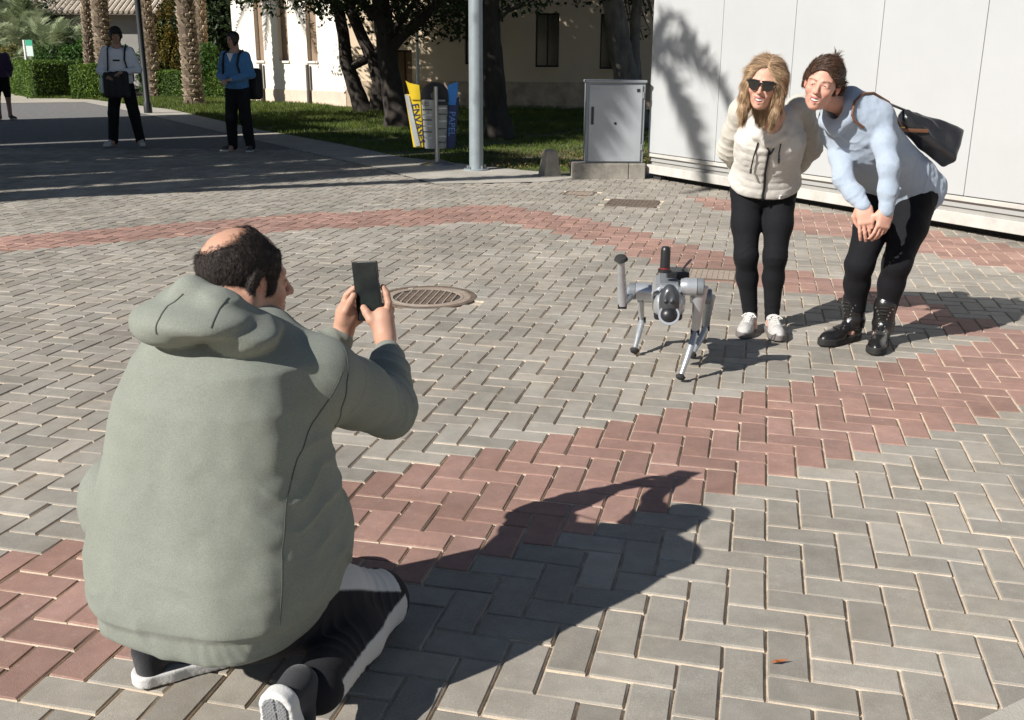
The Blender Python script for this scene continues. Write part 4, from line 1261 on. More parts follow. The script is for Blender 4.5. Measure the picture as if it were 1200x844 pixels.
        seg('shin', [k2, k2 + d * .18 + nrm, k2 + d * .5 + nrm * .9, k2 + d * .8 + nrm * .2, k2 + d * .94], [.0155 * fat, .0165 * fat, .0135 * fat, .0115 * fat, .012 * fat], m_rs, e, 12)
        b = MB(); dd = d.normalized(); f0 = k2 + d * .91
        b.tube([lo(f0), lo(f0 + dd * .008), lo(foot - dd * .012), lo(foot), lo(foot + dd * .004)], [.013 * fat, .019 * fat, .0225 * fat, .018 * fat, .008 * fat], 16); b.build('foot_pad', m_rr, e, smooth=True)
    # image right side of the dog is its left
    leg(at(812, 334, 4.22), at(806, 387, 4.27), gnd(797, 442, .02), 'front leg standing on the paving', -1)
    leg(at(822, 345, 4.58), at(819, 382, 4.66), gnd(810, 415, .02), None, -1)
    leg(at(757, 344, 4.62), at(759, 374, 4.70), gnd(743, 411, .02), None, 1)
    leg(at(748, 340, 4.24), at(737, 357, 4.16), at(726.5, 300, 4.08), 'raised front leg with the paw held up', 1, -.012, 1.3)
T_robot()
# ================================================================== PEOPLE: shared anatomy
m_skin = mat('skin', (1, 1, 1), .5, .05, 60, .25, 500, attr='tint', spec=.4)
_b = m_skin.node_tree.nodes['Principled BSDF']
_b.inputs['Subsurface Weight'].default_value = .12
_b.inputs['Subsurface Radius'].default_value = (.012, .005, .003)
_b.inputs['Subsurface Scale'].default_value = .6
def cloth(name, col, var=.07, scale=60, bump=.5, bscale=900, rough=.9, sheen=.25, attr=None, col2=None, stretch=None):
    return mat(name, col, rough, var, scale, bump, bscale, sheen=sheen, attr=attr, col2=col2, spec=.2, stretch=stretch)
def frame2(up, fwd):
    z = np.array(up, float); z /= np.linalg.norm(z)
    x = np.cross(np.array(fwd, float), z); x /= np.linalg.norm(x)
    return np.stack([x, np.cross(z, x), z], 1)
def azf(az, pitch=0.0, roll=0.0):
    """head frame looking toward azimuth az (degrees from +Y to +X); pitch up positive; roll leans the crown to the person's right"""
    a, p, r = map(math.radians, (az, pitch, roll))
    f = np.array([math.sin(a) * math.cos(p), math.cos(a) * math.cos(p), math.sin(p)])
    R = frame(f)
    x = R[:, 0] * math.cos(r) - R[:, 2] * math.sin(r); z = R[:, 2] * math.cos(r) + R[:, 0] * math.sin(r)
    return np.stack([x, R[:, 1], z], 1)
def part(P, c, r, f):
    q = P - V3(c); dd = np.sqrt((q * q).sum(1))
    out = dd - f32(r) + f32(.035)
    m = dd < r + .06
    if m.any(): out[m] = f(P[m])
    return out
def mcap(Q, a, b, ra, rb=None):
    """cap mirrored in x"""
    Q2 = Q.copy(); Q2[:, 0] = np.abs(Q2[:, 0]); return cap(Q2, a, b, ra, rb)
def head_local(Q, jaw=1.0, smile=0.0, open_=0.0, fem=0.0, nose=1.0):
    A = Q.copy(); A[:, 0] = np.abs(A[:, 0])
    d = ell(Q, (0, -.014, .042), (.0745, .094, .083))
    d = smin(d, ell(Q, (0, .026, -.015), (.0605, .060, .078)), .022)
    d = smin(d, ell(Q, (0, .030, -.060), (.050 * jaw, .050, .042)), .022)
    d = smin(d, cap(A, (.044 * jaw, -.002, -.058), (.012, .062, -.090), .013, .013), .026)      # jaw line
    d = smin(d, ell(Q, (0, .072, -.087), (.018 * jaw, .017, .016)), .016)                        # chin
    d = smin(d, ell(A, (.037, .058, -.022 + .004 * smile), (.021 + .002 * fem, .022 + .004 * smile, .020 + .003 * fem)), .018)    # cheekbone
    d = smin(d, cap(A, (.014, .084 - .005 * fem, .027), (.046, .068 - .004 * fem, .029), .008, .006), .014)                # brow
    d = smax(d, -ell(A, (.031, .101, .010), (.0175, .020, .0125)), .010)                         # eye socket
    d = smin(d, ell(A, (.031, .0745, .008), (.0155, .0138, .0125)), .004)                        # lids
    d = smax(d, -ell(A, (.0315, .0925, .0075 + .001 * smile), (.0130, .012, .0050 - .0022 * smile)), .0012)
    d = smin(d, cap(A, (.020, .0855, .0145), (.043, .0775, .013), .0024, .002), .003)              # upper lid fold
    n = smin(cap(Q, (0, .084 - .003 * fem, .022), (0, .107 - .003 * fem, -.018), .0070 - .001 * fem, .0100 - .0018 * fem), ell(Q, (0, .1085 - .002 * fem, -.0215), (.0105 - .0015 * fem, .0105, .009 - .001 * fem)), .008)
    n = smin(n, ell(A, (.0115 - .001 * fem, .0955, -.024), (.0075 - .001 * fem, .0095, .0068 - .0008 * fem)), .007)
    n = smax(n, -ell(A, (.006, .1035, -.0315), (.0036, .005, .0035)), .003)
    d = smin(d, n, .010)
    w = .022 + .0095 * smile; up = .007 * smile
    d = smin(d, ell(Q, (0, .078, -.053), (.030, .015, .020)), .014)                              # muzzle
    ul = smin(cap(A, (.004, .0945, -.0475), (w, .0795, -.0515 + up), .0047, .0026), cap(A, (0, .0945, -.049), (.004, .0945, -.0475), .0045, .0047), .003)
    llz = -.0585 - .0085 * open_
    ll = cap(A, (0, .092, llz), (w * .92, .078, -.0535 + up), .0058, .0026)
    lips = np.minimum(ul, ll)
    d = smin(d, lips, .0045)
    if open_:
        mo = ell(A, (0, .096, (-.0515 + llz) / 2 + .0012), (w * .92, .015, .0052 * open_ + .001))
        d = smax(d, -mo, .002)
    if smile:                                                                                   # smile creases
        c1 = cap(A, (.017, .094, -.030), (.032, .080, -.052), .0016 - .0012 * fem); d = smax(d, -c1, .006)
    ca, sa = math.cos(.35), math.sin(.35)
    E_ = A - V3(.073, -.010, .002); ex = E_[:, 0] * ca - E_[:, 1] * sa * -1; ey = -E_[:, 0] * sa + E_[:, 1] * ca
    Eq = np.stack([ex, ey, E_[:, 2]], 1).astype(f32)
    er = ell(Eq, (.004, 0, .004), (.0075, .0185, .0300))
    er = smin(er, ell(Eq, (.002, .002, -.019), (.0065, .009, .012)), .008)
    er = smax(er, -ell(Eq, (.0115, .004, .004), (.0065, .0105, .0185)), .004)
    d = smin(d, er, .006)
    return d, lips
def head_fn(c, R, s, **kw):
    R_ = np.asarray(R, f32); c_ = V3(c)
    return lambda P: head_local((P - c_) @ R_ / f32(s), **kw)[0] * f32(s)
def skin_tint(base, heads, extra=None):
    """colour function: base skin, redder cheeks, nose, ears and lips"""
    base = np.array(base, f32)
    def f(V):
        col = np.repeat(base[None], len(V), 0)
        for c, R, s, kw in heads:
            q = V - V3(c); m = (q * q).sum(1) < (.17 * s) ** 2
            Q = (q[m] @ np.asarray(R, f32)) / f32(s)
            A = Q.copy(); A[:, 0] = np.abs(A[:, 0])
            def mask(c0, r, soft=.6): return np.clip((1 - np.sqrt((((A - V3(c0)) / V3(r)) ** 2).sum(1))) / soft, 0, 1)[:, None]
            cc = col[m]
            red = np.array([1.04, .80, .80], f32)
            for ctr, r, k in (((.040, .065, -.022), (.026, .03, .026), .8), ((0, .108, -.02), (.016, .02, .016), .8), ((.076, -.008, .0), (.014, .025, .035), .9), ((0, .075, -.09), (.02, .02, .02), .3)):
                w = mask(ctr, r) * k; cc = cc * (1 - w) + cc * red * w
            dd, lips = head_local(Q, **kw)
            w = (np.clip((.0014 - lips) / .0012, 0, 1) * np.clip((.030 - A[:, 0]) / .006, 0, 1) * (A[:, 1] > .07) * (np.abs(A[:, 2] + .054) < .016))[:, None]
            cc = cc * (1 - w) + np.array((.42, .14, .13), f32) * w
            br = np.minimum(cap(A, (.014, .090, .0265), (.032, .084, .031), .0042, .0045), cap(A, (.032, .084, .031), (.049, .067, .027), .0045, .003))
            hc = BROW[0]
            w = np.clip((.0015 - br) / .003, 0, 1)[:, None] * (np.clip(vnoise(Q, 700) * .4 + .8, 0, 1)[:, None]); cc = cc * (1 - w) + np.array(hc, f32) * w
            w = np.clip((.0022 - cap(A, (.018, .0865, .0125), (.044, .076, .0115), .001)) / .002, 0, 1)[:, None] * .75; cc = cc * (1 - w) + np.array((.05, .03, .025), f32) * w
            if kw.get('open_'):
                w = (ell(A, (0, .092, -.0555), (.021, .016, .0062)) < 0)[:, None] & (A[:, 1] < .091)[:, None]
                cc = np.where(w, np.array((.10, .03, .03), f32), cc)
            col[m] = cc
        if extra is not None: col = extra(V, col)
        return col
    return f
BROW = [(.10, .06, .04)]
m_eye = mat('eye_white', (.36, .33, .31), .3)
m_iris = mat('iris', (.03, .025, .02), .35)
m_teeth = mat('teeth', (.80, .77, .70), .3)
def face_bits(body, O, c, R, s, eyes=True, teeth=0.0):
    M = Matrix.Translation(Vector(c) - Vector(O)) @ Matrix([list(r) + [0] for r in np.asarray(R, float)] + [[0, 0, 0, 1]]) @ Matrix.Scale(s, 4)
    if eyes:
        for sx in (-1, 1):
            b = MB(); b.M = M @ Matrix.Translation((sx * .031, .0738, .0080)) @ Matrix.Rotation(-math.pi / 2, 4, 'X')
            b.lathe([(.0105 * math.cos(t), .0118 * math.sin(t)) for t in np.linspace(-1.2, 1.45, 10)], 16); b.build('eyeball', m_eye, body, smooth=True)
            b = MB(); b.M = M @ Matrix.Translation((sx * .031, .0738, .0080)) @ Matrix.Rotation(-math.pi / 2, 4, 'X')
            b.lathe([(.0070, .0088), (.0066, .0106), (.004, .0119), (.0005, .0122)], 12); b.build('iris', m_iris, body, smooth=True)
    if teeth:
        b = MB(); b.M = M
        n = 12
        for k in range(n):
            x0 = -.0215 + .043 * k / n; x1 = x0 + .043 / n - .0002; xm = (x0 + x1) / 2
            y = .0922 - .0065 * (abs(xm) / .02) ** 2; zt = -.0498 + .0055 * (abs(xm) / .02) ** 2
            b.box(x0, x1, y - .006, y, zt - .0085 * teeth, zt)
        b.build('teeth', m_teeth, body)
def finger(P, p0, dirs, lens, r):
    pts = [np.array(p0, float)]
    for d, l in zip(dirs, lens): pts.append(pts[-1] + np.array(d, float) * l)
    rs = [r, r * .98, r * .9, r * .78][:len(pts)]
    return chain(P, pts, rs, .003), pts
def hand_fn(w, R, s=1.0, curl=(.3, .35, .4, .45), side=1, spread=.06, thumb=.5):
    """w wrist point; R columns: x toward thumb, y toward fingertips, z out of the back of the hand"""
    R = np.asarray(R, float); w = np.array(w, float)
    L = lambda p: w + R @ (np.array(p, float) * s)
    def f(P):
        d = rbox(P, L((0, .048, 0)), (.037 * s, .044 * s, .013 * s), .012 * s, R)
        d = smin(d, cap(P, L((0, -.01, 0)), L((0, .03, 0)), .026 * s, .03 * s, (R[:, 2], .62)), .02)
        d = smin(d, ell(P, L((.022, .03, -.008)), (.018 * s, .028 * s, .015 * s), R), .012)
        for k, (x, y, ln, r) in enumerate(((.029, .085, (.040, .025, .020), .0088), (.0098, .090, (.044, .028, .021), .0088), (-.0098, .087, (.041, .026, .021), .0084), (-.028, .078, (.032, .020, .018), .0074))):
            a = 0; p = L((x, y - .006, 0)); pts = [p]
            sp = spread * (1.5 - k)
            for j, l in enumerate(ln):
                a += curl[k] * (1.0, 1.15, .8)[j]
                p = p + R @ np.array((math.sin(sp) * math.cos(a), math.cos(a) * math.cos(sp), -math.sin(a))) * l * s
                pts.append(p)
            g_ = chain(P, pts, [r * s, r * s * .98, r * s * .9, r * s * .8], .002)
            d = smin(d, g_, .004)
        p = L((.026, .012, -.006)); q = L((.046 + .006 * thumb, .040, -.012 - .012 * thumb)); q2 = L((.052 - .012 * thumb, .070, -.018 - .018 * thumb)); q3 = L((.046 - .022 * thumb, .095, -.020 - .026 * thumb))
        d = smin(d, chain(P, [p, q, q2, q3], [.013 * s, .0115 * s, .0100 * s, .0085 * s], .003), .010)
        return d
    return lambda P: part(P, L((0, .08, -.02)), .15 * s, f)
def trace(fn, p, d, maxd=1.0):
    """point where the ray p + t d meets the surface of fn"""
    p = np.array(p, float); d = np.array(d, float); d /= np.linalg.norm(d); t = 0
    for _ in range(60):
        v = float(fn((p + d * t)[None].astype(f32))[0])
        if v < .0008: break
        t += v * .8
        if t > maxd: break
    return p + d * t
def on_surface(fn, p):
    """move a point to the nearest surface"""
    p = np.array(p, float)
    for _ in range(12):
        v = float(fn(p[None].astype(f32))[0]); e = .002
        g_ = np.array([float(fn((p + np.eye(3)[k] * e)[None].astype(f32))[0]) - v for k in range(3)]) / e
        p = p - g_ * v / max(1e-6, g_ @ g_) * .8
    return p, g_ / max(1e-6, np.linalg.norm(g_))
def strip(name, fn, pts, w, m, parent, O, lift=.001, th=.0015, n=14, side=None):
    """flat band laid along a surface through the given points"""
    pts = [np.array(p, float) for p in pts]
    L = []
    for i in range(len(pts) - 1):
        for k in range(n): L.append(pts[i] + (pts[i + 1] - pts[i]) * k / n)
    L.append(pts[-1])
    S_ = [on_surface(fn, p) for p in L]
    P_ = [p for p, g_ in S_]; V, F = [], []
    for i, (p, g_) in enumerate(S_):
        t = P_[min(i + 1, len(P_) - 1)] - P_[max(i - 1, 0)]; t /= np.linalg.norm(t) + 1e-9
        s_ = np.cross(t, g_); s_ /= np.linalg.norm(s_) + 1e-9
        for a, h in ((-1, 0), (-.8, th), (.8, th), (1, 0)): V.append(p + s_ * w / 2 * a + g_ * (lift + h) - np.array(O))
        V.append(p - g_ * .004 - np.array(O))
    for i in range(len(P_) - 1):
        for k in range(4): a = i * 5 + k; b_ = i * 5 + (k + 1) % 5; F.append((a, b_, b_ + 5, a + 5))
        a = i * 5 + 4; b_ = i * 5; F.append((a, b_, b_ + 5, a + 5))
    me = bpy.data.meshes.new(name); me.from_pydata([tuple(v) for v in V], [], F); me.update()
    return link(name, me, m, parent, smooth=True)
def shoe_fns(heel, toe_dir, up=(0, 0, 1), s=1.0, boot=0.0, width=1.0):
    """returns (sole, upper) functions; heel = point on the ground under the heel"""
    R = frame2(up, toe_dir); h = np.array(heel, float)
    L = lambda p: h + R @ (np.array(p, float) * s)
    Rf = R.astype(f32)
    def loc(P): return (P - h.astype(f32)) @ Rf / f32(s)
    def outline(Q, g_=0.0):
        a = Q.copy(); a[:, 2] = 0
        d = smin(cap(a, (0, .035, 0), (0, .08, 0), .0345 * width, .031 * width), cap(a, (.002, .09, 0), (.006, .205, 0), .034 * width, .046 * width), .03)
        d = smin(d, ell(a, (.006, .235, 0), (.035 * width, .045, .03)), .02)
        return d - g_
    def sole(P):
        Q = loc(P); d = outline(Q)
        cz = np.interp(Q[:, 1], [0, .06, .13, .20, .28], [.017, .017, .015, .014, .021]).astype(f32)
        g_ = np.sin(Q[:, 1] * 380) * .0004 * (Q[:, 2] < .008)
        return smax(d, np.abs(Q[:, 2] - cz) - (.0155 if not boot else .017), .006) * s + g_
    def upper(P):
        Q = loc(P)
        d = smax(ell(Q, (.005, .195, .025), (.0425 * width, .082, .047)), -(Q[:, 2] - .024), .006)
        d = smin(d, cap(Q, (.002, .150, .050), (0, .055, .082), .030 * width, .032 * width), .03)
        d = smin(d, cap(Q, (0, .045, .03), (0, .040, .085), .033 * width, .034 * width), .02)
        if boot:
            d = smin(d, cap(Q, (0, .052, .045), (0, .052, .10), .038, .042), .02)
            d = smin(d, cap(Q, (0, .045, .08), (0, .066, .08 + boot), .042, .053), .03)
            q = Q.copy(); d = d - .0015 * np.sin(Q[:, 2] * 140) * (Q[:, 2] > .07) * (Q[:, 2] < .13)
        d = smax(d, -(Q[:, 2] - .020), .004)
        d = smax(d, outline(Q, .002), .01) if not boot else smax(d, np.where(Q[:, 2] < .06, outline(Q, .002), -.1), .01)
        return d * s
    return sole, upper, R, L
def bbox(pts, m): p = np.array(pts, float); return p.min(0) - m, p.max(0) + m
def tri_blades(name, pts, nrm, comb, ln, w, m, parent, O, jit=.35, lift=0.0):
    """short hairs: slim triangles rooted at pts, lying along comb and rising along nrm"""
    n = len(pts)
    d = comb + nrm * .45 + rng.normal(0, jit, (n, 3)); d /= np.linalg.norm(d, axis=1)[:, None]
    s_ = np.cross(d, nrm + rng.normal(0, .3, (n, 3))); s_ /= np.linalg.norm(s_, axis=1)[:, None] + 1e-9
    l = ln * rng.uniform(.6, 1.3, n)[:, None]
    a = pts - s_ * w / 2 + nrm * lift; b_ = pts + s_ * w / 2 + nrm * lift; t = pts + d * l + nrm * lift
    V = np.stack([a, b_, t], 1).reshape(-1, 3) - np.array(O)
    me = arr_mesh(name, V, np.arange(3 * n).reshape(n, 3))
    return link(name, me, m, parent, kind='stuff')
# ================================================================== THE CROUCHING MAN
def T_man():
    O = np.array([-.63, 1.95, 0.0])
    t = thing('person', 'balding man in a sage green hoodie kneeling with his back turned, taking a picture', 'person', O)
    F = np.array([math.sin(math.radians(22)), math.cos(math.radians(22)), 0]); RT = frame(F)
    A = lambda px, py, y: np.array(at(px, py, y))
    # joints
    shR, elR, wrR = A(374, 444, 1.97), A(453, 480, 2.20), A(454, 417, 2.35)
    shL, elL, wrL = A(208, 430, 2.10), A(318, 440, 2.36), A(397, 402, 2.47)
    hc = A(287, 335, 2.05); HR = azf(52, -6, 0); HS = .92
    neck = A(272, 372, 2.0)
    knR = A(446, 738, 2.17); knR[2] = .085
    hipR = O + RT @ np.array((.12, -.02, .24)); hipL = O + RT @ np.array((-.12, -.0, .24))
    ankR = A(376, 808, 1.76); knL = O + RT @ np.array((-.10, .42, .09)); ankL = np.array([-.70, 2.0, .10])
    # ---------------- hands gripping the phone
    PH = A(430, 343, 2.46)                        # phone centre
    upv = np.array([-.09, .10, .99]); upv /= np.linalg.norm(upv)
    wid = np.array([.90, -.38, 0]); wid -= upv * (wid @ upv); wid /= np.linalg.norm(wid)
    nrm = np.cross(wid, upv)                      # screen faces the man: toward -y
    if nrm[1] > 0: nrm = -nrm
    pc = lambda u, v, w=0: PH + wid * u + upv * v + nrm * w
    rw = pc(.047, -.118, .018)
    def handR(P):
        palm_c = pc(.036, -.080, .004)
        d = ell(P, palm_c, (.030, .022, .040), np.stack([wid, nrm, upv], 1))
        d = smin(d, cap(P, wrR, rw, .028, .025, (nrm, .8)), .02)
        d = smin(d, cap(P, rw, palm_c, .025, .024), .015)
        fg = [chain(P, [pc(.046, -.062, -.004), pc(.052, -.034, -.008), pc(.047, -.010, -.012), pc(.038, .008, -.013)], [.0105, .0095, .0088, .0078], .003),
              chain(P, [pc(.045, -.070, -.012), pc(.048, -.052, -.024), pc(.030, -.044, -.026), pc(.014, -.040, -.022)], [.0098, .009, .0085, .0078], .003),
              chain(P, [pc(.040, -.085, -.014), pc(.044, -.072, -.028), pc(.026, -.064, -.030), pc(.010, -.061, -.024)], [.0095, .0088, .0082, .0074], .003),
              chain(P, [pc(.034, -.096, -.012), pc(.036, -.089, -.026), pc(.020, -.082, -.028), pc(.006, -.079, -.022)], [.0085, .0078, .0073, .0067], .003)]
        for g_ in fg: d = smin(d, g_, .004)
        th = chain(P, [pc(.030, -.088, .018), pc(.016, -.070, .024), pc(.003, -.052, .020), pc(-.008, -.040, .014)], [.015, .0125, .0112, .0095], .004)
        return smin(d, th, .008)
    lw = pc(-.085, -.10, .00)
    def handL(P):
        palm_c = pc(-.066, -.058, .004)
        d = ell(P, palm_c, (.032, .020, .034), np.stack([wid, nrm, upv], 1))
        d = smin(d, cap(P, wrL, lw, .028, .025, (nrm, .8)), .02)
        d = smin(d, cap(P, lw, palm_c, .025, .024), .015)
        fg = [chain(P, [pc(-.078, -.036, -.002), pc(-.066, -.010, -.006), pc(-.050, .004, -.012), pc(-.036, .010, -.015)], [.0105, .0095, .0088, .0078], .003),
              chain(P, [pc(-.066, -.048, -.014), pc(-.054, -.022, -.024), pc(-.034, -.018, -.024), pc(-.018, -.018, -.019)], [.0098, .009, .0085, .0075], .003),
              chain(P, [pc(-.058, -.066, -.014), pc(-.044, -.048, -.026), pc(-.026, -.044, -.026), pc(-.012, -.044, -.02)], [.0095, .0088, .0082, .0074], .003),
              chain(P, [pc(-.052, -.082, -.012), pc(-.038, -.072, -.024), pc(-.020, -.070, -.026), pc(-.008, -.072, -.02)], [.0085, .0078, .0073, .0067], .003)]
        for g_ in fg: d = smin(d, g_, .004)
        th = chain(P, [pc(-.070, -.070, .018), pc(-.056, -.046, .024), pc(-.042, -.024, .020), pc(-.034, -.008, .012)], [.014, .0118, .0105, .009], .004)
        return smin(d, th, .008)
    kw = dict(jaw=1.1)
    hf = head_fn(hc, HR, HS, **kw)
    def body(P):
        d = part(P, hc, .16, hf)
        nb = hc + HR @ np.array((0, -.025, -.06))
        d = smin(d, chain(P, [nb, neck + (0, 0, -.0), O + RT @ np.array((.02, .03, .72))], [.058, .062, .07], .02), .025)
        d = smin(d, chain(P, [O + RT @ np.array((.02, .03, .72)), O + RT @ np.array((.0, .0, .3))], [.10, .13], .04), .05)
        d = smin(d, chain(P, [O + RT @ np.array((.02, .03, .76)), shR, elR, wrR], [.05, .05, .038, .026], .02), .03)
        d = smin(d, chain(P, [O + RT @ np.array((.02, .03, .76)), shL, elL, wrL], [.05, .05, .038, .026], .02), .03)
        d = smin(d, chain(P, [O + RT @ np.array((.0, .0, .28)), hipR, knR, ankR], [.09, .07, .045, .034], .02), .03)
        d = smin(d, chain(P, [O + RT @ np.array((.0, .0, .28)), hipL, knL, ankL], [.09, .07, .045, .034], .02), .03)
        d = smin(d, part(P, pc(.03, -.06), .12, handR), .012)
        d = smin(d, part(P, pc(-.055, -.05), .12, handL), .012)
        return d
    BROW[0] = (.06, .04, .03)
    lo_, hi_ = bbox([hc, knR, ankR, knL, ankL, shL, wrR, PH, (O[0], O[1] - .2, .1)], .2)
    bm_ = link('body', sdf_mesh('body', body, lo_, hi_, .0038, O, col=skin_tint((.52, .29, .20), [(hc, HR, HS, kw)])), m_skin, t)
    face_bits(bm_, O, hc, HR, HS)
    # ---------------- hair: cap with bald crown, covered with short hairs
    m_hair = mat('short_hair', (.018, .013, .011), .65, 0, 160, col2=(.055, .042, .036), spec=.3)
    Hf = HR.astype(f32); hcf = V3(hc)
    def hair(P):
        Q = (P - hcf) @ Hf / f32(HS)
        h = head_local(Q, **kw)[0]
        d = h - .0055
        bald = ell(Q, (-.012, -.070, .116), (.066, .068, .061)) + vnoise(Q, 60) * .004
        front = -(.30 * (Q[:, 2] - .02) + (-(Q[:, 1] - .052))) + vnoise(Q, 70) * .003      # hair only behind the hairline
        low = -(Q[:, 2] + .040 - .25 * (Q[:, 1] + .05)) + vnoise(Q, 80) * .003
        ear = -(ell(np.stack([np.abs(Q[:, 0]), Q[:, 1], Q[:, 2]], 1), (.076, .004, -.004), (.018, .024, .035)))
        top = -(ell(Q, (0, .065, .12), (.058, .05, .05)))
        d = smax(smax(smax(smax(smax(d, -bald, .008), front, .004), low, .004), ear, .004), top, .006)
        d = d + vnoise(Q * np.array([1, 1, .3], f32), 260) * .0014 + vnoise(Q, 90) * .001
        return d * HS
    hm = sdf_mesh('hair', hair, hc - .14, hc + .14, .0026, O)
    hobj = link('hair', hm, m_hair, t)
    co = np.empty(len(hm.vertices) * 3, f32); hm.vertices.foreach_get('co', co); co = co.reshape(-1, 3) + O
    no = np.empty(len(hm.vertices) * 3, f32); hm.vertices.foreach_get('normal', no); no = no.reshape(-1, 3)
    ix = rng.integers(0, len(co), 26000)
    dn = -HR[:, 2] * .7 - HR[:, 1] * .5
    cb_ = dn[None] - no[ix] * (no[ix] @ dn)[:, None]; cb_ /= np.linalg.norm(cb_, axis=1)[:, None] + 1e-6
    tri_blades('hair_strands', co[ix], no[ix], cb_, .0095, .0008, m_hair, hobj, O, .28)
    bv = np.empty(len(bm_.data.vertices) * 3, f32); bm_.data.vertices.foreach_get('co', bv); bv = bv.reshape(-1, 3) + O
    bn = np.empty(len(bv) * 3, f32); bm_.data.vertices.foreach_get('normal', bn); bn = bn.reshape(-1, 3)
    Qb = (bv - hcf) @ Hf / f32(HS)
    be = ell(Qb, (-.012, -.070, .116), (.066, .068, .061))
    pb_ = np.where((Qb[:, 2] > .03) & (be < .006), np.clip(1 + be / .022, .05, 1) ** 2, 0) * (Qb[:, 1] < .06)
    ix = np.nonzero(rng.uniform(0, 1, len(bv)) < pb_)[0]; ix = np.repeat(ix, 7)
    cb_ = dn[None] - bn[ix] * (bn[ix] @ dn)[:, None]; cb_ /= np.linalg.norm(cb_, axis=1)[:, None] + 1e-6
    tri_blades('thin_hairs', bv[ix] + rng.normal(0, .0015, (len(ix), 3)), bn[ix], cb_, .010, .0006, m_hair, hobj, O, .3)
    # ---------------- hoodie
    ts = [.185, .205, .24, .29, .37, .46, .58, .70, .775, .825, .865]
    aa = [.225, .245, .260, .276, .284, .264, .238, .216, .190, .130, .085]
    bb = [.185, .207, .218, .228, .226, .212, .188, .172, .150, .118, .08]
    cx = [.0, .0, .0, .0, .0, .01, .02, .035, .045, .05, .055]
    cy = [-.03, -.03, -.02, -.01, .0, .0, .005, .01, .02, .04, .06]
    shRc, shLc = shR, shL
    def sleeve(P, sh, el, wr, k):
        d = chain(P, [sh, sh + (el - sh) * .5, el, el + (wr - el) * .5, el + (wr - el) * .86], [.082, .074, .066, .054, .046], .03)
        d = d + folds(P, el, (wr - sh), 62, .010, .08, .5, k)
        d = d + folds(P, el + (wr - el) * .5, (wr - el) + V3(.1, 0, 0), 85, .010, .065, .4, k + 1)
        d = d + folds(P, sh + (el - sh) * .75, (el - sh) + np.array((0, 0, .1)), 75, .0035, .07, .5, k + 2)
        cuff = cap(P, el + (wr - el) * .84, el + (wr - el) * 1.0, .040, .036)
        return np.minimum(smin(d, cuff + .0005 * np.sin((P @ V3(wid)) * 900), .004), 1)
    hoodc = O + RT @ np.array((.045, -.065, .835))
    def hood(P):
        q = (P - V3(O)) @ RT.astype(f32); q[:, 2] += .018
        c = (.045, -.075, .889)
        d = ell(q, c, (.122, .086, .036))
        d = smin(d, ell(q, (.002, -.080, .872), (.070, .070, .035)), .03)
        d = smin(d, ell(q, (.142, -.035, .850), (.060, .062, .034)), .03)
        ring = [(-.035, .04, .885), (-.028, -.02, .902), (.03, -.050, .934), (.09, -.045, .914), (.138, .01, .862), (.15, .07, .825), (.10, .12, .80)]
        d = smin(d, chain(q, ring, [.028, .030, .030, .030, .03, .028, .026], .02), .035)
        # overlapping folds sweeping toward the right shoulder
        s_ = q[:, 2] * 60 + (q[:, 0] - .1) * 22 + vnoise(q, 5) * .6
        w = np.clip((q[:, 0] - .02) / .08, 0, 1)
        d = d - .005 * w * (1 - np.abs(np.sin(s_)) ** .8) + .002 * w
        d = d + vnoise(q, 11) * .003
        for pts in () and ([(.052, -.2, .775), (.060, -.10, .85), (.066, -.05, .955)], [(-.075, -.2, .77), (-.062, -.12, .84), (-.02, -.06, .95)]):
            sx = np.interp(q[:, 2], [p[2] for p in pts], [p[0] for p in pts]).astype(f32)
            d = d + .0035 * np.exp(-((q[:, 0] - sx) / .0022) ** 2) * (q[:, 1] < .0) - .0018 * np.exp(-((np.abs(q[:, 0] - sx) - .0062) / .003) ** 2) * (q[:, 1] < .0)
        # opening round the neck
        d = smax(d, -cap(P, neck + (0, 0, -.12), hc + HR @ np.array((0, -.0, -.03)), .064, .072), .012)
        return d
    def torso(P):
        d = loft(P, O, RT, ts, cx, cy, aa, bb, 2.45)
        q = (P - V3(O)) @ RT.astype(f32)
        d = smin(d, chain(P, [O + RT @ np.array((.0, .0, .77)), shR], [.092, .076], .05), .06)
        d = smin(d, chain(P, [O + RT @ np.array((.0, .03, .78)), shL], [.092, .076], .05), .06)
        # front pocket bulging out on both sides
        d = smin(d, ell(q, (-.300, .03, .385), (.072, .10, .11)), .05)
        d = smin(d, ell(q, (.20, .12, .36), (.045, .08, .09)), .04)
        # broad soft folds
        d = d + .006 * vnoise(q * np.array([1, 1, .6], f32), 4.2) * np.clip((q[:, 2] - .15) / .1, 0, 1)
        d = d + folds(P, O + RT @ np.array((.22, .02, .50)), RT @ np.array((.55, .2, .8)), 60, .006, .11, .5)
        d = d + folds(P, O + RT @ np.array((.20, .06, .32)), RT @ np.array((.8, .1, .55)), 55, .008, .12, .6, 1)
        d = d + folds(P, O + RT @ np.array((-.2, -.12, .27)), RT @ np.array((.3, 0, .95)), 45, .003, .12, .6, .5)
        d = d + folds(P, O + RT @ np.array((.0, -.2, .24)), RT @ np.array((.1, 0, 1)), 42, .002, .16, .8, .2)
        d = d + .0030 * vnoise(q * np.array([1, 1, .45], f32), 13) + .0012 * vnoise(q, 34)
        # ribbed hem: band pulled in, seam above it
        hz = .262 + .01 * np.sin(q[:, 0] * 9)
        band = np.clip((hz - q[:, 2]) / .008, 0, 1)
        ang = np.arctan2(q[:, 1], q[:, 0])
        d = d + band * (.007 + .0006 * np.sin(ang * 300))
        d = d + .004 * np.exp(-((q[:, 2] - hz) / .003) ** 2)
        # side seam curving from the armhole
        return d
    armhole_c = shR + (elR - shR) * .18; axn = (elR - shR) / np.linalg.norm(elR - shR)
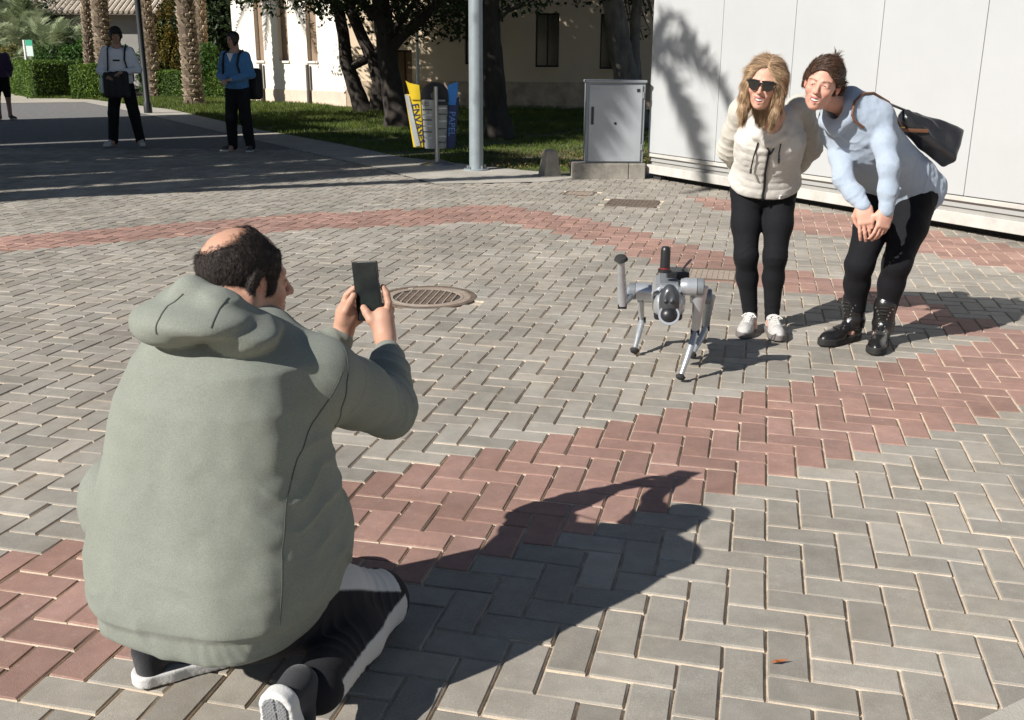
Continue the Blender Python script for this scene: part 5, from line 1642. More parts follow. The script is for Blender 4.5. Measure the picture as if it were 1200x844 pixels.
    def hoodie(P):
        d = torso(P)
        sR = part(P, (shR + elR + wrR) / 3, .30, lambda X: sleeve(X, shR, elR, wrR, 0))
        sL = part(P, (shL + elL + wrL) / 3, .32, lambda X: sleeve(X, shL, elL, wrL, 3))
        d = smin(d, sR, .03); d = smin(d, sL, .03)
        # armhole seam
        pl = (P - V3(armhole_c)) @ V3(axn)
        near = ((P - V3(armhole_c)) ** 2).sum(1) < .13 ** 2
        d = d + .0032 * np.exp(-(pl / .0022) ** 2) * near
        hd_ = part(P, hoodc + np.array((0, 0, .03)), .26, hood)
        d = np.minimum(d, hd_)
        d = smax(d, -cap(P, neck + (0, 0, -.06), hc + (0, 0, .05), .060, .062), .01)
        return d
    m_hood = cloth('sage_fleece', (.245, .262, .222), .10, 5, .5, 1400, .95, .12)
    nt = m_hood.node_tree                         # fine melange flecks
    b0 = nt.nodes['Principled BSDF']; src = b0.inputs['Base Color'].links[0].from_socket
    tc = nt.nodes.new('ShaderNodeTexCoord'); nz = nt.nodes.new('ShaderNodeTexNoise'); nz.inputs['Scale'].default_value = 420; nz.inputs['Detail'].default_value = 3
    mr = nt.nodes.new('ShaderNodeMapRange'); mr.inputs[1].default_value = .3; mr.inputs[2].default_value = .7; mr.inputs[3].default_value = .84; mr.inputs[4].default_value = 1.16
    vm = nt.nodes.new('ShaderNodeVectorMath'); vm.operation = 'SCALE'
    nt.links.new(tc.outputs['Object'], nz.inputs['Vector']); nt.links.new(nz.outputs[0], mr.inputs[0]); nt.links.new(src, vm.inputs[0]); nt.links.new(mr.outputs[0], vm.inputs['Scale']); nt.links.new(vm.outputs[0], b0.inputs['Base Color'])
    lo_, hi_ = bbox([O + (-.33, -.28, .08), O + (.33, .3, .98), shL, elR, wrR, wrL], .09)
    hdo = link('hoodie', sdf_mesh('hoodie', hoodie, lo_, hi_, .0044, O), m_hood, t)
    m_seam = cloth('seam_thread', (.075, .085, .07), .1, 60)
    hood2 = lambda X: hood(X)
    def seam(pts, w=.0032, nm='seam'):
        P_ = [trace(hoodie, A(x, y, 1.25), np.array(A(x, y, 2.6)) - A(x, y, 1.25), 1.6) for x, y in pts]
        strip(nm, hoodie, P_, w, m_seam, hdo, O, .0002, .0008, 10)
    seam([(402, 437), (372, 492), (350, 540), (338, 590), (333, 650), (331, 735)])
    seam([(403, 408), (408, 425), (407, 450), (401, 480), (394, 504)])
    seam([(276, 338), (267, 352), (256, 366), (247, 388)])
    seam([(214, 348), (196, 362), (186, 378), (183, 396)])
    seam([(205, 774), (250, 750), (300, 742), (340, 728), (372, 705)], .0026) if False else None
    # ---------------- trousers with pale side stripe
    def trous(P):
        pel = O + RT @ np.array((0, .0, .22))
        d = ell(P, pel, (.20, .17, .12), RT)
        lr = chain(P, [hipR, hipR + (knR - hipR) * .5, knR, knR + (ankR - knR) * .45, ankR], [.115, .098, .072, .066, .055], .03)
        ll = chain(P, [hipL, knL, ankL], [.115, .078, .055], .03)
        d = smin(smin(d, lr, .03), ll, .03)
        d = d + folds(P, knR + (hipR - knR) * .25, hipR - knR, 80, .006, .09, .5) + folds(P, ankR + (knR - ankR) * .3, knR - ankR, 85, .005, .08, .5)
        return smax(d, -(P[:, 2] - .012), .01)
    outd = np.array([.70, -.72, .0]); outd /= np.linalg.norm(outd)
    def tcol(V):
        c = np.repeat(np.array([[.012, .012, .015]], f32), len(V), 0)
        for a, b_, dr, dr_w in ((hipR, knR, np.array([.35, -.25, .9]), .865), (knR, ankR, np.array([.90, -.35, -.05]), .895)):
            a = V3(a); ab = V3(b_) - a; tt = np.clip((V - a) @ ab / (ab @ ab), 0, 1); q = V - a - tt[:, None] * ab
            un = ab / np.linalg.norm(ab); dr = V3(dr); dr = dr - un * (dr @ un); dr /= np.linalg.norm(dr)
            cs = (q @ dr) / (np.linalg.norm(q, axis=1) + 1e-6)
            w = np.clip((cs - dr_w) / .02, 0, 1) * ((tt > .02) & (tt < .99))
            c = c * (1 - w[:, None]) + V3(.62, .60, .57) * w[:, None]
        return c
    m_tr = cloth('track_trousers', (1, 1, 1), .05, 30, .3, 1200, .8, .05, attr='tint')
    lo_, hi_ = bbox([hipR, knR, ankR, knL, ankL, hipL, O + (0, -.15, .1)], .13)
    link('trousers', sdf_mesh('trousers', trous, lo_, hi_, .0042, O, col=tcol), m_tr, t)
    # ---------------- shoes
    m_upper = cloth('black_knit_shoe', (.02, .02, .024), .2, 200, .5, 900, .85)
    m_sole = mat('white_sole', (.62, .61, .59), .6, .10, 30, .3, 200)
    m_tread = mat('grey_tread', (.20, .205, .21), .75, .15, 40, .5, 260)
    # left: flat on the ground, heel to the lower left of the picture
    s0, u0, R0, L0 = shoe_fns((-.845, 1.935, .004), (.78, .55, -.05), (.02, -.05, 1), .98)
    e = bpy.data.objects.new('shoe', None); C.objects.link(e); e.parent = t
    link('sole', sdf_mesh('sole', s0, *bbox([L0((0, -.01, 0)), L0((0, .28, .05))], .07), .003, O), m_sole, e)
    link('upper', sdf_mesh('upper', u0, *bbox([L0((0, -.01, 0)), L0((0, .28, .08))], .07), .0034, O), m_upper, e)
    # right: standing on its toes, sole toward the camera
    heel = A(322, 816, 1.63); dv = np.array([.10, .10, -1.0])
    un = np.array([.30, .93, .05])
    s1, u1, R1, L1 = shoe_fns(heel, dv, un, 1.08)
    e = bpy.data.objects.new('shoe', None); C.objects.link(e); e.parent = t; e['label'] = 'shoe standing on its toes with the grey tread showing'
    s1_ = s1; s1 = lambda P: smax(s1_(P), .002 - P[:, 2], .002)
    so = link('sole', sdf_mesh('sole', s1, *bbox([L1((0, -.01, 0)), L1((0, .28, .05))], .07), .003, O), m_sole, e)
    u1_ = u1; u1 = lambda P: smax(u1_(P), .004 - P[:, 2], .002)
    link('upper', sdf_mesh('upper', u1, *bbox([L1((0, -.01, 0)), L1((0, .28, .08))], .07), .0034, O), m_upper, e)
    Rf = R1.astype(f32); h_ = V3(heel)
    def tread(P):
        Q = (P - h_) @ Rf / f32(1.08); a = Q.copy(); a[:, 2] = 0
        d = smin(cap(a, (0, .037, 0), (0, .08, 0), .0262, .024), cap(a, (.002, .09, 0), (.006, .205, 0), .027, .038), .03)
        g_ = .0016 * (np.sin(Q[:, 0] * 900) * np.sin(Q[:, 1] * 900) > 0) + .003 * (np.abs(Q[:, 0] - .004) < .0013) + .003 * (np.abs(Q[:, 1] - .075 - Q[:, 0] * .4) < .0016)
        return smax(smax(d, np.abs(Q[:, 2] - .001) - .0042, .001) + g_, .004 - P[:, 2], .001)
    link('tread', sdf_mesh('tread', tread, *bbox([L1((0, -.01, 0)), L1((0, .28, .05))], .07), .002, O), m_tread, so)
    # ---------------- the phone he holds
    ph = thing('phone', 'black smartphone held upright in both hands of the kneeling man', 'phone', PH)
    M = Matrix([[wid[0], upv[0], nrm[0], 0], [wid[1], upv[1], nrm[1], 0], [wid[2], upv[2], nrm[2], 0], [0, 0, 0, 1]])
    ph.rotation_euler = M.to_euler()
    b = MB(); b.box(-.0365, .0365, -.0755, .0755, -.0045, .0040, .0035); b.build('case', mat('phone_case', (.012, .012, .013), .4), ph, smooth=True)
    m_scr = mat('phone_screen', (.010, .011, .013), .10, 0, 18, col2=(.020, .025, .023), spec=.25, detail=2)
    b = MB(); b.box(-.0335, .0335, -.072, .072, .0041, .0046, .0002); b.build('screen', m_scr, ph)
    b = MB(); b.box(-.018, .018, .0735, .0748, .0040, .0044); b.build('earpiece', m_sil, ph)
    b = MB(); b.box(-.030, -.008, .045, .068, -.0065, -.0045, .001); b.build('camera_bump', m_black, ph)
    b = MB(); b.box(.0365, .0374, .02, .034, -.0015, .0012); b.build('side_button', m_sil, ph)
T_man()
# ================================================================== THE TWO WOMEN
m_jean = cloth('black_trousers', (.008, .008, .010), .2, 80, .4, 1200, .8, .02)
def legs_fn(hipR, knR, anR, hipL, knL, anL, pel, RP, pr, rt=(.085, .066, .054, .050, .036), ank_cut=.075, k=0, creases=True):
    def f(P):
        d = ell(P, pel, pr, RP)
        for a, b_, c, ph in ((hipR, knR, anR, 0), (hipL, knL, anL, 2)):
            m1 = a + (b_ - a) * .5; m2 = b_ + (c - b_) * .35 + np.array((0, .012, 0))
            g_ = chain(P, [a, m1, b_, m2, c], [rt[0], rt[0] * .9, rt[1] * .93, rt[2] * 1.02, rt[4]], .03)
            if creases:
                g_ = g_ + folds(P, b_ + (a - b_) * .02, a - b_, 75, .0045, .06, 1.1, ph) + folds(P, c + (b_ - c) * .12, b_ - c, 90, .0045, .05, 1.1, ph + 1) + folds(P, a, (a - b_) + np.array((.25, 0, 0)), 70, .004, .10, .5, ph)
            d = smin(d, g_, .02)
        return smax(d, ank_cut - P[:, 2], .004)
    return f
def hair_cap(Q, grow, kw, hairline=.062, side=.02):
    h = head_local(Q, **kw)[0]
    A_ = Q.copy(); A_[:, 0] = np.abs(A_[:, 0])
    d = h - grow
    face = ell(Q, (0, .092, -.030), (.066, .062, .118))
    return smax(d, -face, .012)
def T_woman1():
    A = lambda px, py, y: np.array(at(px, py, y))
    O = np.array([1.28, 5.05, 0.0])
    t = thing('person', 'smiling blonde woman in sunglasses and an off white padded jacket with hands behind her', 'person', O)
    hc, HS = A(893, 96, 4.70), .955
    HR = azf(205, -8, -7)
    kw = dict(jaw=.88, smile=1.2, open_=1.5, fem=1.0)
    Fd = np.array([-.22, -.97, 0.0])
    pel = A(893, 214, 5.14); nk = A(903, 133, 4.90)
    sp = nk - pel; TR = frame2(sp, Fd); tl = np.linalg.norm(sp)
    RP = frame(Fd)
    hipR, hipL = pel + RP @ np.array((.085, 0, -.03)), pel + RP @ np.array((-.085, 0, -.03))
    knR, knL = A(873, 298, 5.04), A(907, 298, 5.02)
    anR, anL = A(879, 369, 5.07), A(904, 371, 5.03)
    shR, elR, wrR = A(868, 128, 4.98), A(851, 172, 5.14), A(872, 200, 5.26)
    shL, elL, wrL = A(935, 124, 4.98), A(947, 170, 5.12), A(925, 197, 5.26)
    hf = head_fn(hc, HR, HS, **kw)
    hndR = hand_fn(wrR, frame((.7, .3, -.6), (0, 1, .2)), .9); hndL = hand_fn(wrL, frame((-.7, .3, -.6), (0, 1, .2)), .9)
    def body(P):
        d = part(P, hc, .16, hf)
        d = smin(d, chain(P, [hc + HR @ np.array((0, -.025, -.06)), nk + (0, 0, .01), nk + (pel - nk) * .15], [.048, .050, .06], .02), .02)
        d = smin(d, chain(P, [nk + (pel - nk) * .2, nk + (pel - nk) * .6, pel], [.09, .09, .10], .04), .04)
        for a, b_, c in ((shR, elR, wrR), (shL, elL, wrL)): d = smin(d, chain(P, [nk + (pel - nk) * .12, a, b_, c], [.04, .038, .032, .022], .02), .02)
        for a, b_, c in ((hipR, knR, anR), (hipL, knL, anL)): d = smin(d, chain(P, [a, b_, c, c + (0, -.06, -.05)], [.07, .045, .03, .025], .02), .03)
        return smin(smin(d, hndR(P), .01), hndL(P), .01)
    BROW[0] = (.22, .12, .07)
    lo_, hi_ = bbox([hc, pel, anR, anL, wrR, wrL, elR, elL, O], .17); lo_[2] = .02
    bm_ = link('body', sdf_mesh('body', body, lo_, hi_, .0043, O, col=skin_tint((.64, .37, .27), [(hc, HR, HS, kw)])), m_skin, t)
    face_bits(bm_, O, hc, HR, HS, True, 1.3)
    # sunglasses
    M = Matrix.Translation(Vector(hc) - Vector(O)) @ Matrix([list(r) + [0] for r in HR] + [[0, 0, 0, 1]]) @ Matrix.Scale(HS, 4)
    m_sg = mat('sunglass_lens', (.008, .008, .009), .08, spec=.7)
    sgf = bpy.data.objects.new('sunglasses', None); C.objects.link(sgf); sgf.parent = t
    for sx in (-1, 1):
        b = MB(); b.M = M
        pts = [(.006, .030), (.060, .031), (.064, .016), (.056, -.012), (.040, -.020), (.018, -.017), (.008, .004)]
        f_ = [(sx * x * .97, .106 - 4.2 * x * x, z * .95 + .005) for x, z in pts]; bk = [(x, y - .004, z) for x, y, z in f_]
        n = len(pts); b.add(f_ + bk, [tuple(range(n)), tuple(range(2 * n - 1, n - 1, -1))] + [(i, (i + 1) % n, (i + 1) % n + n, i + n) for i in range(n)])
        b.build('lens', m_sg, sgf, bevel=.001)
        b = MB(); b.M = M; b.tube([(sx * .057, .0895, .026), (sx * .074, .070, .022), (sx * .080, .01, .014), (sx * .078, -.02, .004)], [.0042, .0038, .003, .0028], 6); b.build('temple', m_rb, sgf)
        b = MB(); b.M = M; b.tube([(sx * .004, .108, .032), (sx * .03, .1025, .033), (sx * .056, .092, .030)], .0030, 6); b.build('rim', m_rb, sgf)
    b = MB(); b.M = M; b.tube([(-.010, .108, .020), (0, .110, .023), (.010, .108, .020)], .003, 6); b.build('bridge', m_rb, sgf)
    # hair
    Hf, hcf = HR.astype(f32), V3(hc)
    def hair(P):
        Q = (P - hcf) @ Hf / f32(HS)
        d = hair_cap(Q, .011, kw)
        A_ = Q.copy(); A_[:, 0] = np.abs(A_[:, 0])
        for sx in (-1, 1):
            B_ = Q.copy(); B_[:, 0] *= sx
            cur = chain(B_, [(.040, .030, .108), (.069, .040, .060), (.080, .036, .0), (.083, .034, -.06), (.078, .042, -.12), (.070 if sx < 0 else .076, .050, -.172)], [.012, .014, .015, .018, .018, .009], .02)
            d = smin(d, cur, .018)
            cur = chain(B_, [(.060, -.02, .05), (.074, .0, -.02), (.075, .0, -.10), (.068, .015, -.175)], [.026, .024, .022, .012], .02)
            d = smin(d, cur, .03)
        d = smin(d, chain(Q, [(0, -.085, .05), (0, -.10, -.03), (0, -.085, -.12), (0, -.06, -.17)], [.045, .05, .05, .03], .03), .04)
        face = ell(Q, (.002, .112, -.012), (.060, .078, .122))
        d = smax(d, -face, .006)
        neckc = cap(Q, (0, .03, -.07), (0, .03, -.2), .052); d = smax(d, -neckc, .01)
        d = d + .004 * np.exp(-((Q[:, 0] + .012) / .004) ** 2) * (Q[:, 2] > .08)
        st = vnoise(np.stack([Q[:, 0] * 1.0, Q[:, 1] * 1.0, Q[:, 2] * .10], 1), 190); st2 = vnoise(np.stack([Q[:, 0], Q[:, 1], Q[:, 2] * .12], 1), 70)
        return (d + .0006 * st + .0006 * st2) * HS
    def hcol(V):
        Q = (V - hcf) @ Hf / f32(HS)
        n1 = vnoise(np.stack([Q[:, 0], Q[:, 1], Q[:, 2] * .06], 1), 230)[:, None]; n2 = vnoise(np.stack([Q[:, 0], Q[:, 1], Q[:, 2] * .1], 1), 60)[:, None]
        root = np.clip((Q[:, 2] - .06) / .07, 0, 1)[:, None] * .5
        base = np.array((.42, .285, .17), f32) * (1 - root) + np.array((.20, .12, .07), f32) * root
        return np.clip(base * (1 + .38 * n1 + .28 * n2), .02, 1)
    m_bl = mat('blonde_hair', (1, 1, 1), .45, .1, 120, .3, 300, attr='tint', spec=.4)
    hm = sdf_mesh('hair', hair, hc - .26, hc + .2, .003, O, col=hcol)
    ho = link('hair', hm, m_bl, t)
    def blades(hm, ho, n, ln, m, combf):
        co = np.empty(len(hm.vertices) * 3, f32); hm.vertices.foreach_get('co', co); co = co.reshape(-1, 3) + O
        no = np.empty(len(hm.vertices) * 3, f32); hm.vertices.foreach_get('normal', no); no = no.reshape(-1, 3)
        cl = np.empty(len(hm.vertices) * 4, f32); hm.color_attributes['tint'].data.foreach_get('color', cl); cl = cl.reshape(-1, 4)
        ix = rng.integers(0, len(co), n); cb_ = combf(co[ix]); cb_ = cb_ - no[ix] * (cb_ * no[ix]).sum(1)[:, None]; cb_ /= np.linalg.norm(cb_, axis=1)[:, None] + 1e-6
        o = tri_blades('hair_strands', co[ix], no[ix] * .12, cb_, ln, .0012, m, ho, O, .06, 0)
        ca = o.data.color_attributes.new('tint', 'FLOAT_COLOR', 'POINT'); cc = np.repeat(cl[ix] * np.concatenate([rng.uniform(.6, 1.5, (n, 1))] * 3 + [np.ones((n, 1))], 1), 3, 0); ca.data.foreach_set('color', cc.astype(f32).ravel())
    globals()['blades'] = blades
    def sweep(p):                                # parted in the middle, falling to both sides
        Q = (p - hc) @ HR / HS; w = (np.clip(Q[:, 2] / .06, 0, 1) * (Q[:, 1] > -.02))[:, None]
        return -HR[:, 2][None] * (1 - .6 * w) + HR[:, 0][None] * np.sign(Q[:, 0] + .012)[:, None] * w * 1.4 - HR[:, 1][None] * w * .4
    blades(hm, ho, 20000, .045, m_bl, lambda p: sweep(p))
    # trousers
    tf = legs_fn(hipR, knR, anR, hipL, knL, anL, pel + (0, 0, -.01), RP, (.165, .105, .12), (.080, .061, .050, .046, .036), .045)
    lo_, hi_ = bbox([hipR, hipL, anR, anL, knR, knL], .2); lo_[2] = .05
    link('trousers', sdf_mesh('trousers', tf, lo_, hi_, .0050, O), m_jean, t)
    # jacket
    m_jk = cloth('padded_cream', (.64, .61, .56), .05, 25, .5, 500, .75, .15)
    m_fl = cloth('cream_fleece', (.62, .58, .50), .08, 120, 1.0, 500, .95, .3)
    ts = [.008, .022, .040, .08, .14, .24, .31, .36, .40]
    aa = [.170, .180, .182, .172, .160, .168, .172, .140, .075]; bb = [.132, .140, .140, .128, .118, .124, .118, .098, .07]
    z0 = np.zeros(len(ts))
    def quilt(P):
        d = loft(P, pel, TR, ts, z0, z0, aa, bb, 2.2)
        for s_ in (shR, shL): d = smin(d, cap(P, nk + (pel - nk) * .16, s_, .07, .058), .05)
        q = (P - V3(pel)) @ TR.astype(f32)
        ph = q[:, 2] / .040 + .12 * vnoise(q, 9) + np.abs(q[:, 0]) * .6
        w = ((q[:, 2] > .03) & (q[:, 2] < .36))
        w = w * np.clip((.135 - np.abs(q[:, 0])) / .03, .25, 1)
        d = d - .0026 * (np.abs(np.sin(ph * math.pi)) ** .6 - .6) * w
        d = d + .0022 * vnoise(q, 26) + .0014 * vnoise(q, 55)
        d = d + .008 * np.clip((.018 - q[:, 2]) / .01, 0, 1)
        d = d + .004 * np.exp(-((q[:, 0]) / .008) ** 2) * (q[:, 1] > 0)
        col_ = chain(q, [(.075, .02, .385), (.062, .075, .37), (.012, .105, .345)], [.022, .021, .016], .02)
        col2 = chain(q, [(-.075, .02, .385), (-.062, .075, .37), (-.012, .105, .345)], [.022, .021, .016], .02)
        back = chain(q, [(.075, .02, .385), (.05, -.055, .39), (-.05, -.055, .39), (-.075, .02, .385)], [.024, .036, .036, .024], .02)
        c = smin(smin(col_, col2, .01), back, .02)
        d = smin(d, c + .003 * vnoise(q, 40), .012)
        d = smax(d, -.004 + .008 - q[:, 2], .004)
        d = smax(d, -cap(P, nk + (0, 0, -.02) + TR @ np.array((0, .03, 0)), hc + HR @ np.array((0, -.0, -.05)), .043, .052), .01)
        return d
    lo_, hi_ = bbox([pel, nk, shR, shL], .25)
    jk = link('jacket', sdf_mesh('jacket', quilt, lo_, hi_, .0046, O), m_jk, t)
    def jbase(P):
        d = loft(P, pel, TR, ts, z0, z0, aa, bb, 2.2)
        for s_ in (shR, shL): d = smin(d, cap(P, nk + (pel - nk) * .16, s_, .07, .058), .05)
        return d
    def sleeves(P):
        r = None
        for a, b_, c, ph in ((shR, elR, wrR, 0), (shL, elL, wrL, 2)):
            s_ = chain(P, [a + (nk - a) * .15, a, a + (b_ - a) * .5, b_, b_ + (c - b_) * .6, c], [.062, .064, .060, .054, .052, .043], .03)
            s_ = s_ + folds(P, b_, (c - a), 95, .009, .07, .5, ph) + folds(P, a + (b_ - a) * .4, (b_ - a) + np.array((.1, 0, .1)), 70, .005, .09, .5, ph) + .0025 * vnoise(P, 40)
            r = s_ if r is None else np.minimum(r, s_)
        return r
    lo_, hi_ = bbox([shR, shL, elR, elL, wrR, wrL], .1)
    link('sleeves', sdf_mesh('sleeves', sleeves, lo_, hi_, .0045, O), m_fl, jk)
    LQ = lambda x, z: pel + TR @ np.array((x, .16, z))
    m_zip = mat('black_zip', (.012, .012, .013), .5)
    strip('zip', jbase, [LQ(-.002, .022), LQ(.004, .06), LQ(.0, .10), LQ(.006, .18), LQ(.003, .27), LQ(.0, .33)], .011, m_zip, jk, O, .004, .004)
    strip('zip_edge', jbase, [LQ(.0, .33), LQ(.02, .355), LQ(.045, .375)], .006, m_zip, jk, O, .004, .003)
    strip('zip_edge', jbase, [LQ(.0, .30), LQ(-.026, .35), LQ(-.04, .375)], .007, m_zip, jk, O, .004, .003)
    for x, za, zb in ((.075, .385, .20), (-.068, .385, .285)):
        p0 = on_surface(jbase, LQ(x, za))[0] + TR @ np.array((0, .007, 0)); p1 = on_surface(jbase, LQ(x + .012, zb))[0] + TR @ np.array((0, .012, 0))
        pm = (p0 + p1) / 2 + TR @ np.array((.004, .012, 0))
        b = MB(); b.tube([p0 - O, pm - O, p1 - O], .0035, 6); b.build('drawcord', m_zip, jk)
        b = MB(); b.tube([p1 - O, p1 - O + np.array((0, 0, -.022))], .0055, 8); b.build('cord_end', m_zip, jk)
    strip('logo_stitch', jbase, [LQ(-.085, .040), LQ(-.092, .048), LQ(-.088, .058), LQ(-.098, .062)], .004, mat('silver_print', (.75, .75, .75), .4), jk, O, .005, .001, 5)
    # shoes
    m_sh = mat('light_trainer', (.48, .46, .44), .8, .25, 60, .5, 400)
    m_so2 = mat('trainer_sole', (.16, .14, .135), .75, .2, 30)
    m_lace = mat('white_lace', (.72, .70, .66), .8)
    for an, dr in ((anR, (-.35, -.94, 0)), (anL, (-.02, -1, 0))):
        s_, u_, R_, L_ = shoe_fns(np.array([an[0], an[1], 0.003]) - np.array(dr) * .05, dr, (0, 0, 1), .97)
        e = bpy.data.objects.new('shoe', None); C.objects.link(e); e.parent = t
        bb_ = bbox([L_((0, -.01, 0)), L_((0, .28, .11))], .06)
        link('sole', sdf_mesh('sole', s_, *bb_, .0036, O), m_so2, e)
        link('upper', sdf_mesh('upper', u_, *bb_, .0036, O), m_sh, e)
        for k in range(5):
            y = .10 + k * .022
            P_ = [L_((x, y + (.004 if x else 0), .10)) for x in (-.022, 0, .022)]
            strip('lace', u_, P_, .006, m_lace, e, O, .0005, .003, 4)
        b = MB()
        for sx in (-1, 1): b.tube([L_((0, .105, .088)) - O, L_((sx * .02, .115, .10)) - O, L_((sx * .038, .125, .085)) - O, L_((sx * .02, .12, .085)) - O], .0035, 6)
        b.build('bow', m_lace, e)
def T_woman2():
    A = lambda px, py, y: np.array(at(px, py, y))
    O = np.array([1.85, 4.90, 0.0])
    t = thing('person', 'dark haired woman in a pale blue jumper and black boots leaning forward with clasped hands', 'person', O)
    hc, HS = A(960, 96.5, 4.62), .955
    HR = azf(207, -5, -12)
    kw = dict(jaw=.92, smile=1.2, open_=1.4, fem=1.0)
    pel = A(1057, 213, 5.00); nk = A(989, 124, 4.75)
    sp = nk - pel; Fd = np.array([-.72, -.62, -.3])
    TR = frame2(sp, Fd); tl = float(np.linalg.norm(sp))
    RP = frame((-.75, -.66, 0))
    hipR, hipL = pel + RP @ np.array((.085, .02, -.02)), pel + RP @ np.array((-.085, .0, -.02))
    knR, knL = A(1006, 306, 4.80), A(1050, 304, 4.74)
    anR, anL = A(1001, 370, 4.88), A(1035, 373, 4.80)
    shR, elR, wrR = A(980, 152, 4.90), A(986, 205, 4.70), A(1010, 237, 4.60)
    shL, elL, wrL = A(1028, 134, 4.70), A(1040, 192, 4.58), A(1037, 242, 4.56)
    hf = head_fn(hc, HR, HS, **kw)
    hndR = hand_fn(wrR, frame2(np.array((-.35, -.9, .25)), (.28, .1, -1.0)), .98, (.25, .3, .35, .45), 1, .05, .6)
    hndL = hand_fn(wrL, frame2(np.array((.2, -.95, .1)), (-.22, .12, -1.0)), .92, (.3, .35, .4, .45), 1, .04, .4)
    def body(P):
        d = part(P, hc, .16, hf)
        d = smin(d, chain(P, [hc + HR @ np.array((0, -.025, -.055)), nk + (nk - hc) * -.15, nk + (pel - nk) * .12], [.043, .045, .06], .02), .02)
        d = smin(d, chain(P, [nk + (pel - nk) * .2, nk + (pel - nk) * .6, pel], [.10, .10, .11], .04), .04)
        for a, b_, c in ((shR, elR, wrR), (shL, elL, wrL)): d = smin(d, chain(P, [nk + (pel - nk) * .12, a, b_, c], [.05, .042, .035, .024], .02), .02)
        for a, b_, c in ((hipR, knR, anR), (hipL, knL, anL)): d = smin(d, chain(P, [a, b_, c, c + (-.03, -.03, -.06)], [.08, .05, .034, .028], .02), .03)
        return np.minimum(smin(d, hndR(P), .01), hndL(P))
    BROW[0] = (.08, .045, .03)
    lo_, hi_ = bbox([hc, pel, anR, anL, wrR, wrL, elR, elL, knR, knL], .17); lo_[2] = .02
    bm_ = link('body', sdf_mesh('body', body, lo_, hi_, .0043, O, col=skin_tint((.64, .35, .26), [(hc, HR, HS, kw)])), m_skin, t)
    face_bits(bm_, O, hc, HR, HS, True, 1.3)
    Hf, hcf = HR.astype(f32), V3(hc)
    bun = (-.010, -.088, .108)
    def hair(P):
        Q = (P - hcf) @ Hf / f32(HS)
        h = head_local(Q, **kw)[0]; A_ = Q.copy(); A_[:, 0] = np.abs(A_[:, 0])
        d = h - .011
        face = ell(Q, (0, .100, -.026), (.070, .070, .112)); d = smax(d, -face, .006)
        low = -(Q[:, 2] + .050 + .35 * (Q[:, 1] + .02)); d = smax(d, low, .008)
        ear = ell(A_, (.078, -.004, -.006), (.020, .020, .036)); d = smax(d, -ear, .006)
        d = smax(d, (Q[:, 1] - .012) * .8 - (Q[:, 2] - .0) * .8, .01)
        b_ = ell(Q, bun, (.026, .026, .024)) + .004 * vnoise(Q, 90)
        d = smin(d, b_, .012)
        # strands sweep from the hairline to the bun
        q = Q - V3(bun); r = np.sqrt((q * q).sum(1)) + 1e-5; u = q / r[:, None]
        d = d + .0016 * vnoise(u, 26) + .0020 * vnoise(u, 11)
        return d * HS
    def hcol(V):
        Q = (V - hcf) @ Hf / f32(HS); q = Q - V3(bun); u = q / (np.sqrt((q * q).sum(1)) + 1e-5)[:, None]
        n = vnoise(u, 30)[:, None]; return np.clip(np.array((.085, .045, .028), f32) * (1 + .6 * n), .005, 1)
    m_br = mat('brown_hair', (1, 1, 1), .42, .1, 120, .3, 300, attr='tint', spec=.45)
    hm = sdf_mesh('hair', hair, hc - .17, hc + .18, .003, O, col=hcol)
    ho = link('hair', hm, m_br, t)
    bw = hc + HR @ (np.array(bun) * HS)
    globals()['blades'](hm, ho, 15000, .025, m_br, lambda p: bw - p)
    M = Matrix.Translation(Vector(hc) - Vector(O)) @ Matrix([list(r) + [0] for r in HR] + [[0, 0, 0, 1]]) @ Matrix.Scale(HS, 4)
    b = MB(); b.M = M; r_ = random.Random(3)
    for k in range(26):
        a = r_.uniform(-1, 1); c_ = Vector(bun); d_ = Vector((a * .03, -.03 - .03 * r_.random(), r_.uniform(-.01, .05)))
        b.tube([c_, c_ + d_ * .6 + Vector((0, 0, .008)), c_ + d_ * 1.1], [.0022, .0016, .0006], 4)
    for k in range(14):
        z = r_.uniform(-.06, -.02); b.tube([(-.06, -.05, z), (-.07, -.085, z + .004), (-.075, -.105 - .05 * r_.random(), z + r_.uniform(-.015, .03))], [.0016, .0012, .0005], 4)
    b.build('loose_strands', mat('strand', (.05, .03, .02), .5), ho, kind='stuff')
    # trousers
    tf0 = legs_fn(hipR, knR, anR, hipL, knL, anL, pel + RP @ np.array((0, -.02, -.01)), RP, (.166, .126, .14), (.096, .070, .058, .055, .045), .150)
    lo_, hi_ = bbox([hipR, hipL, anR, anL, knR, knL], .2); lo_[2] = .06
    link('trousers', sdf_mesh('trousers', tf0, lo_, hi_, .0050, O), m_jean, t)
    # jumper
    m_jp = cloth('pale_blue_knit', (.43, .51, .62), .06, 160, .9, 700, .95, .35)
    ts = [-.07, -.04, .02, .12, .22, .30, .36, .41]
    ts = [x * tl / .36 for x in ts]
    aa = [.172, .180, .180, .165, .168, .175, .14, .08]; bb = [.142, .146, .140, .125, .132, .128, .10, .07]
    z0 = np.zeros(len(ts)); cy = [0, 0, 0, .01, .025, .02, .0, 0]
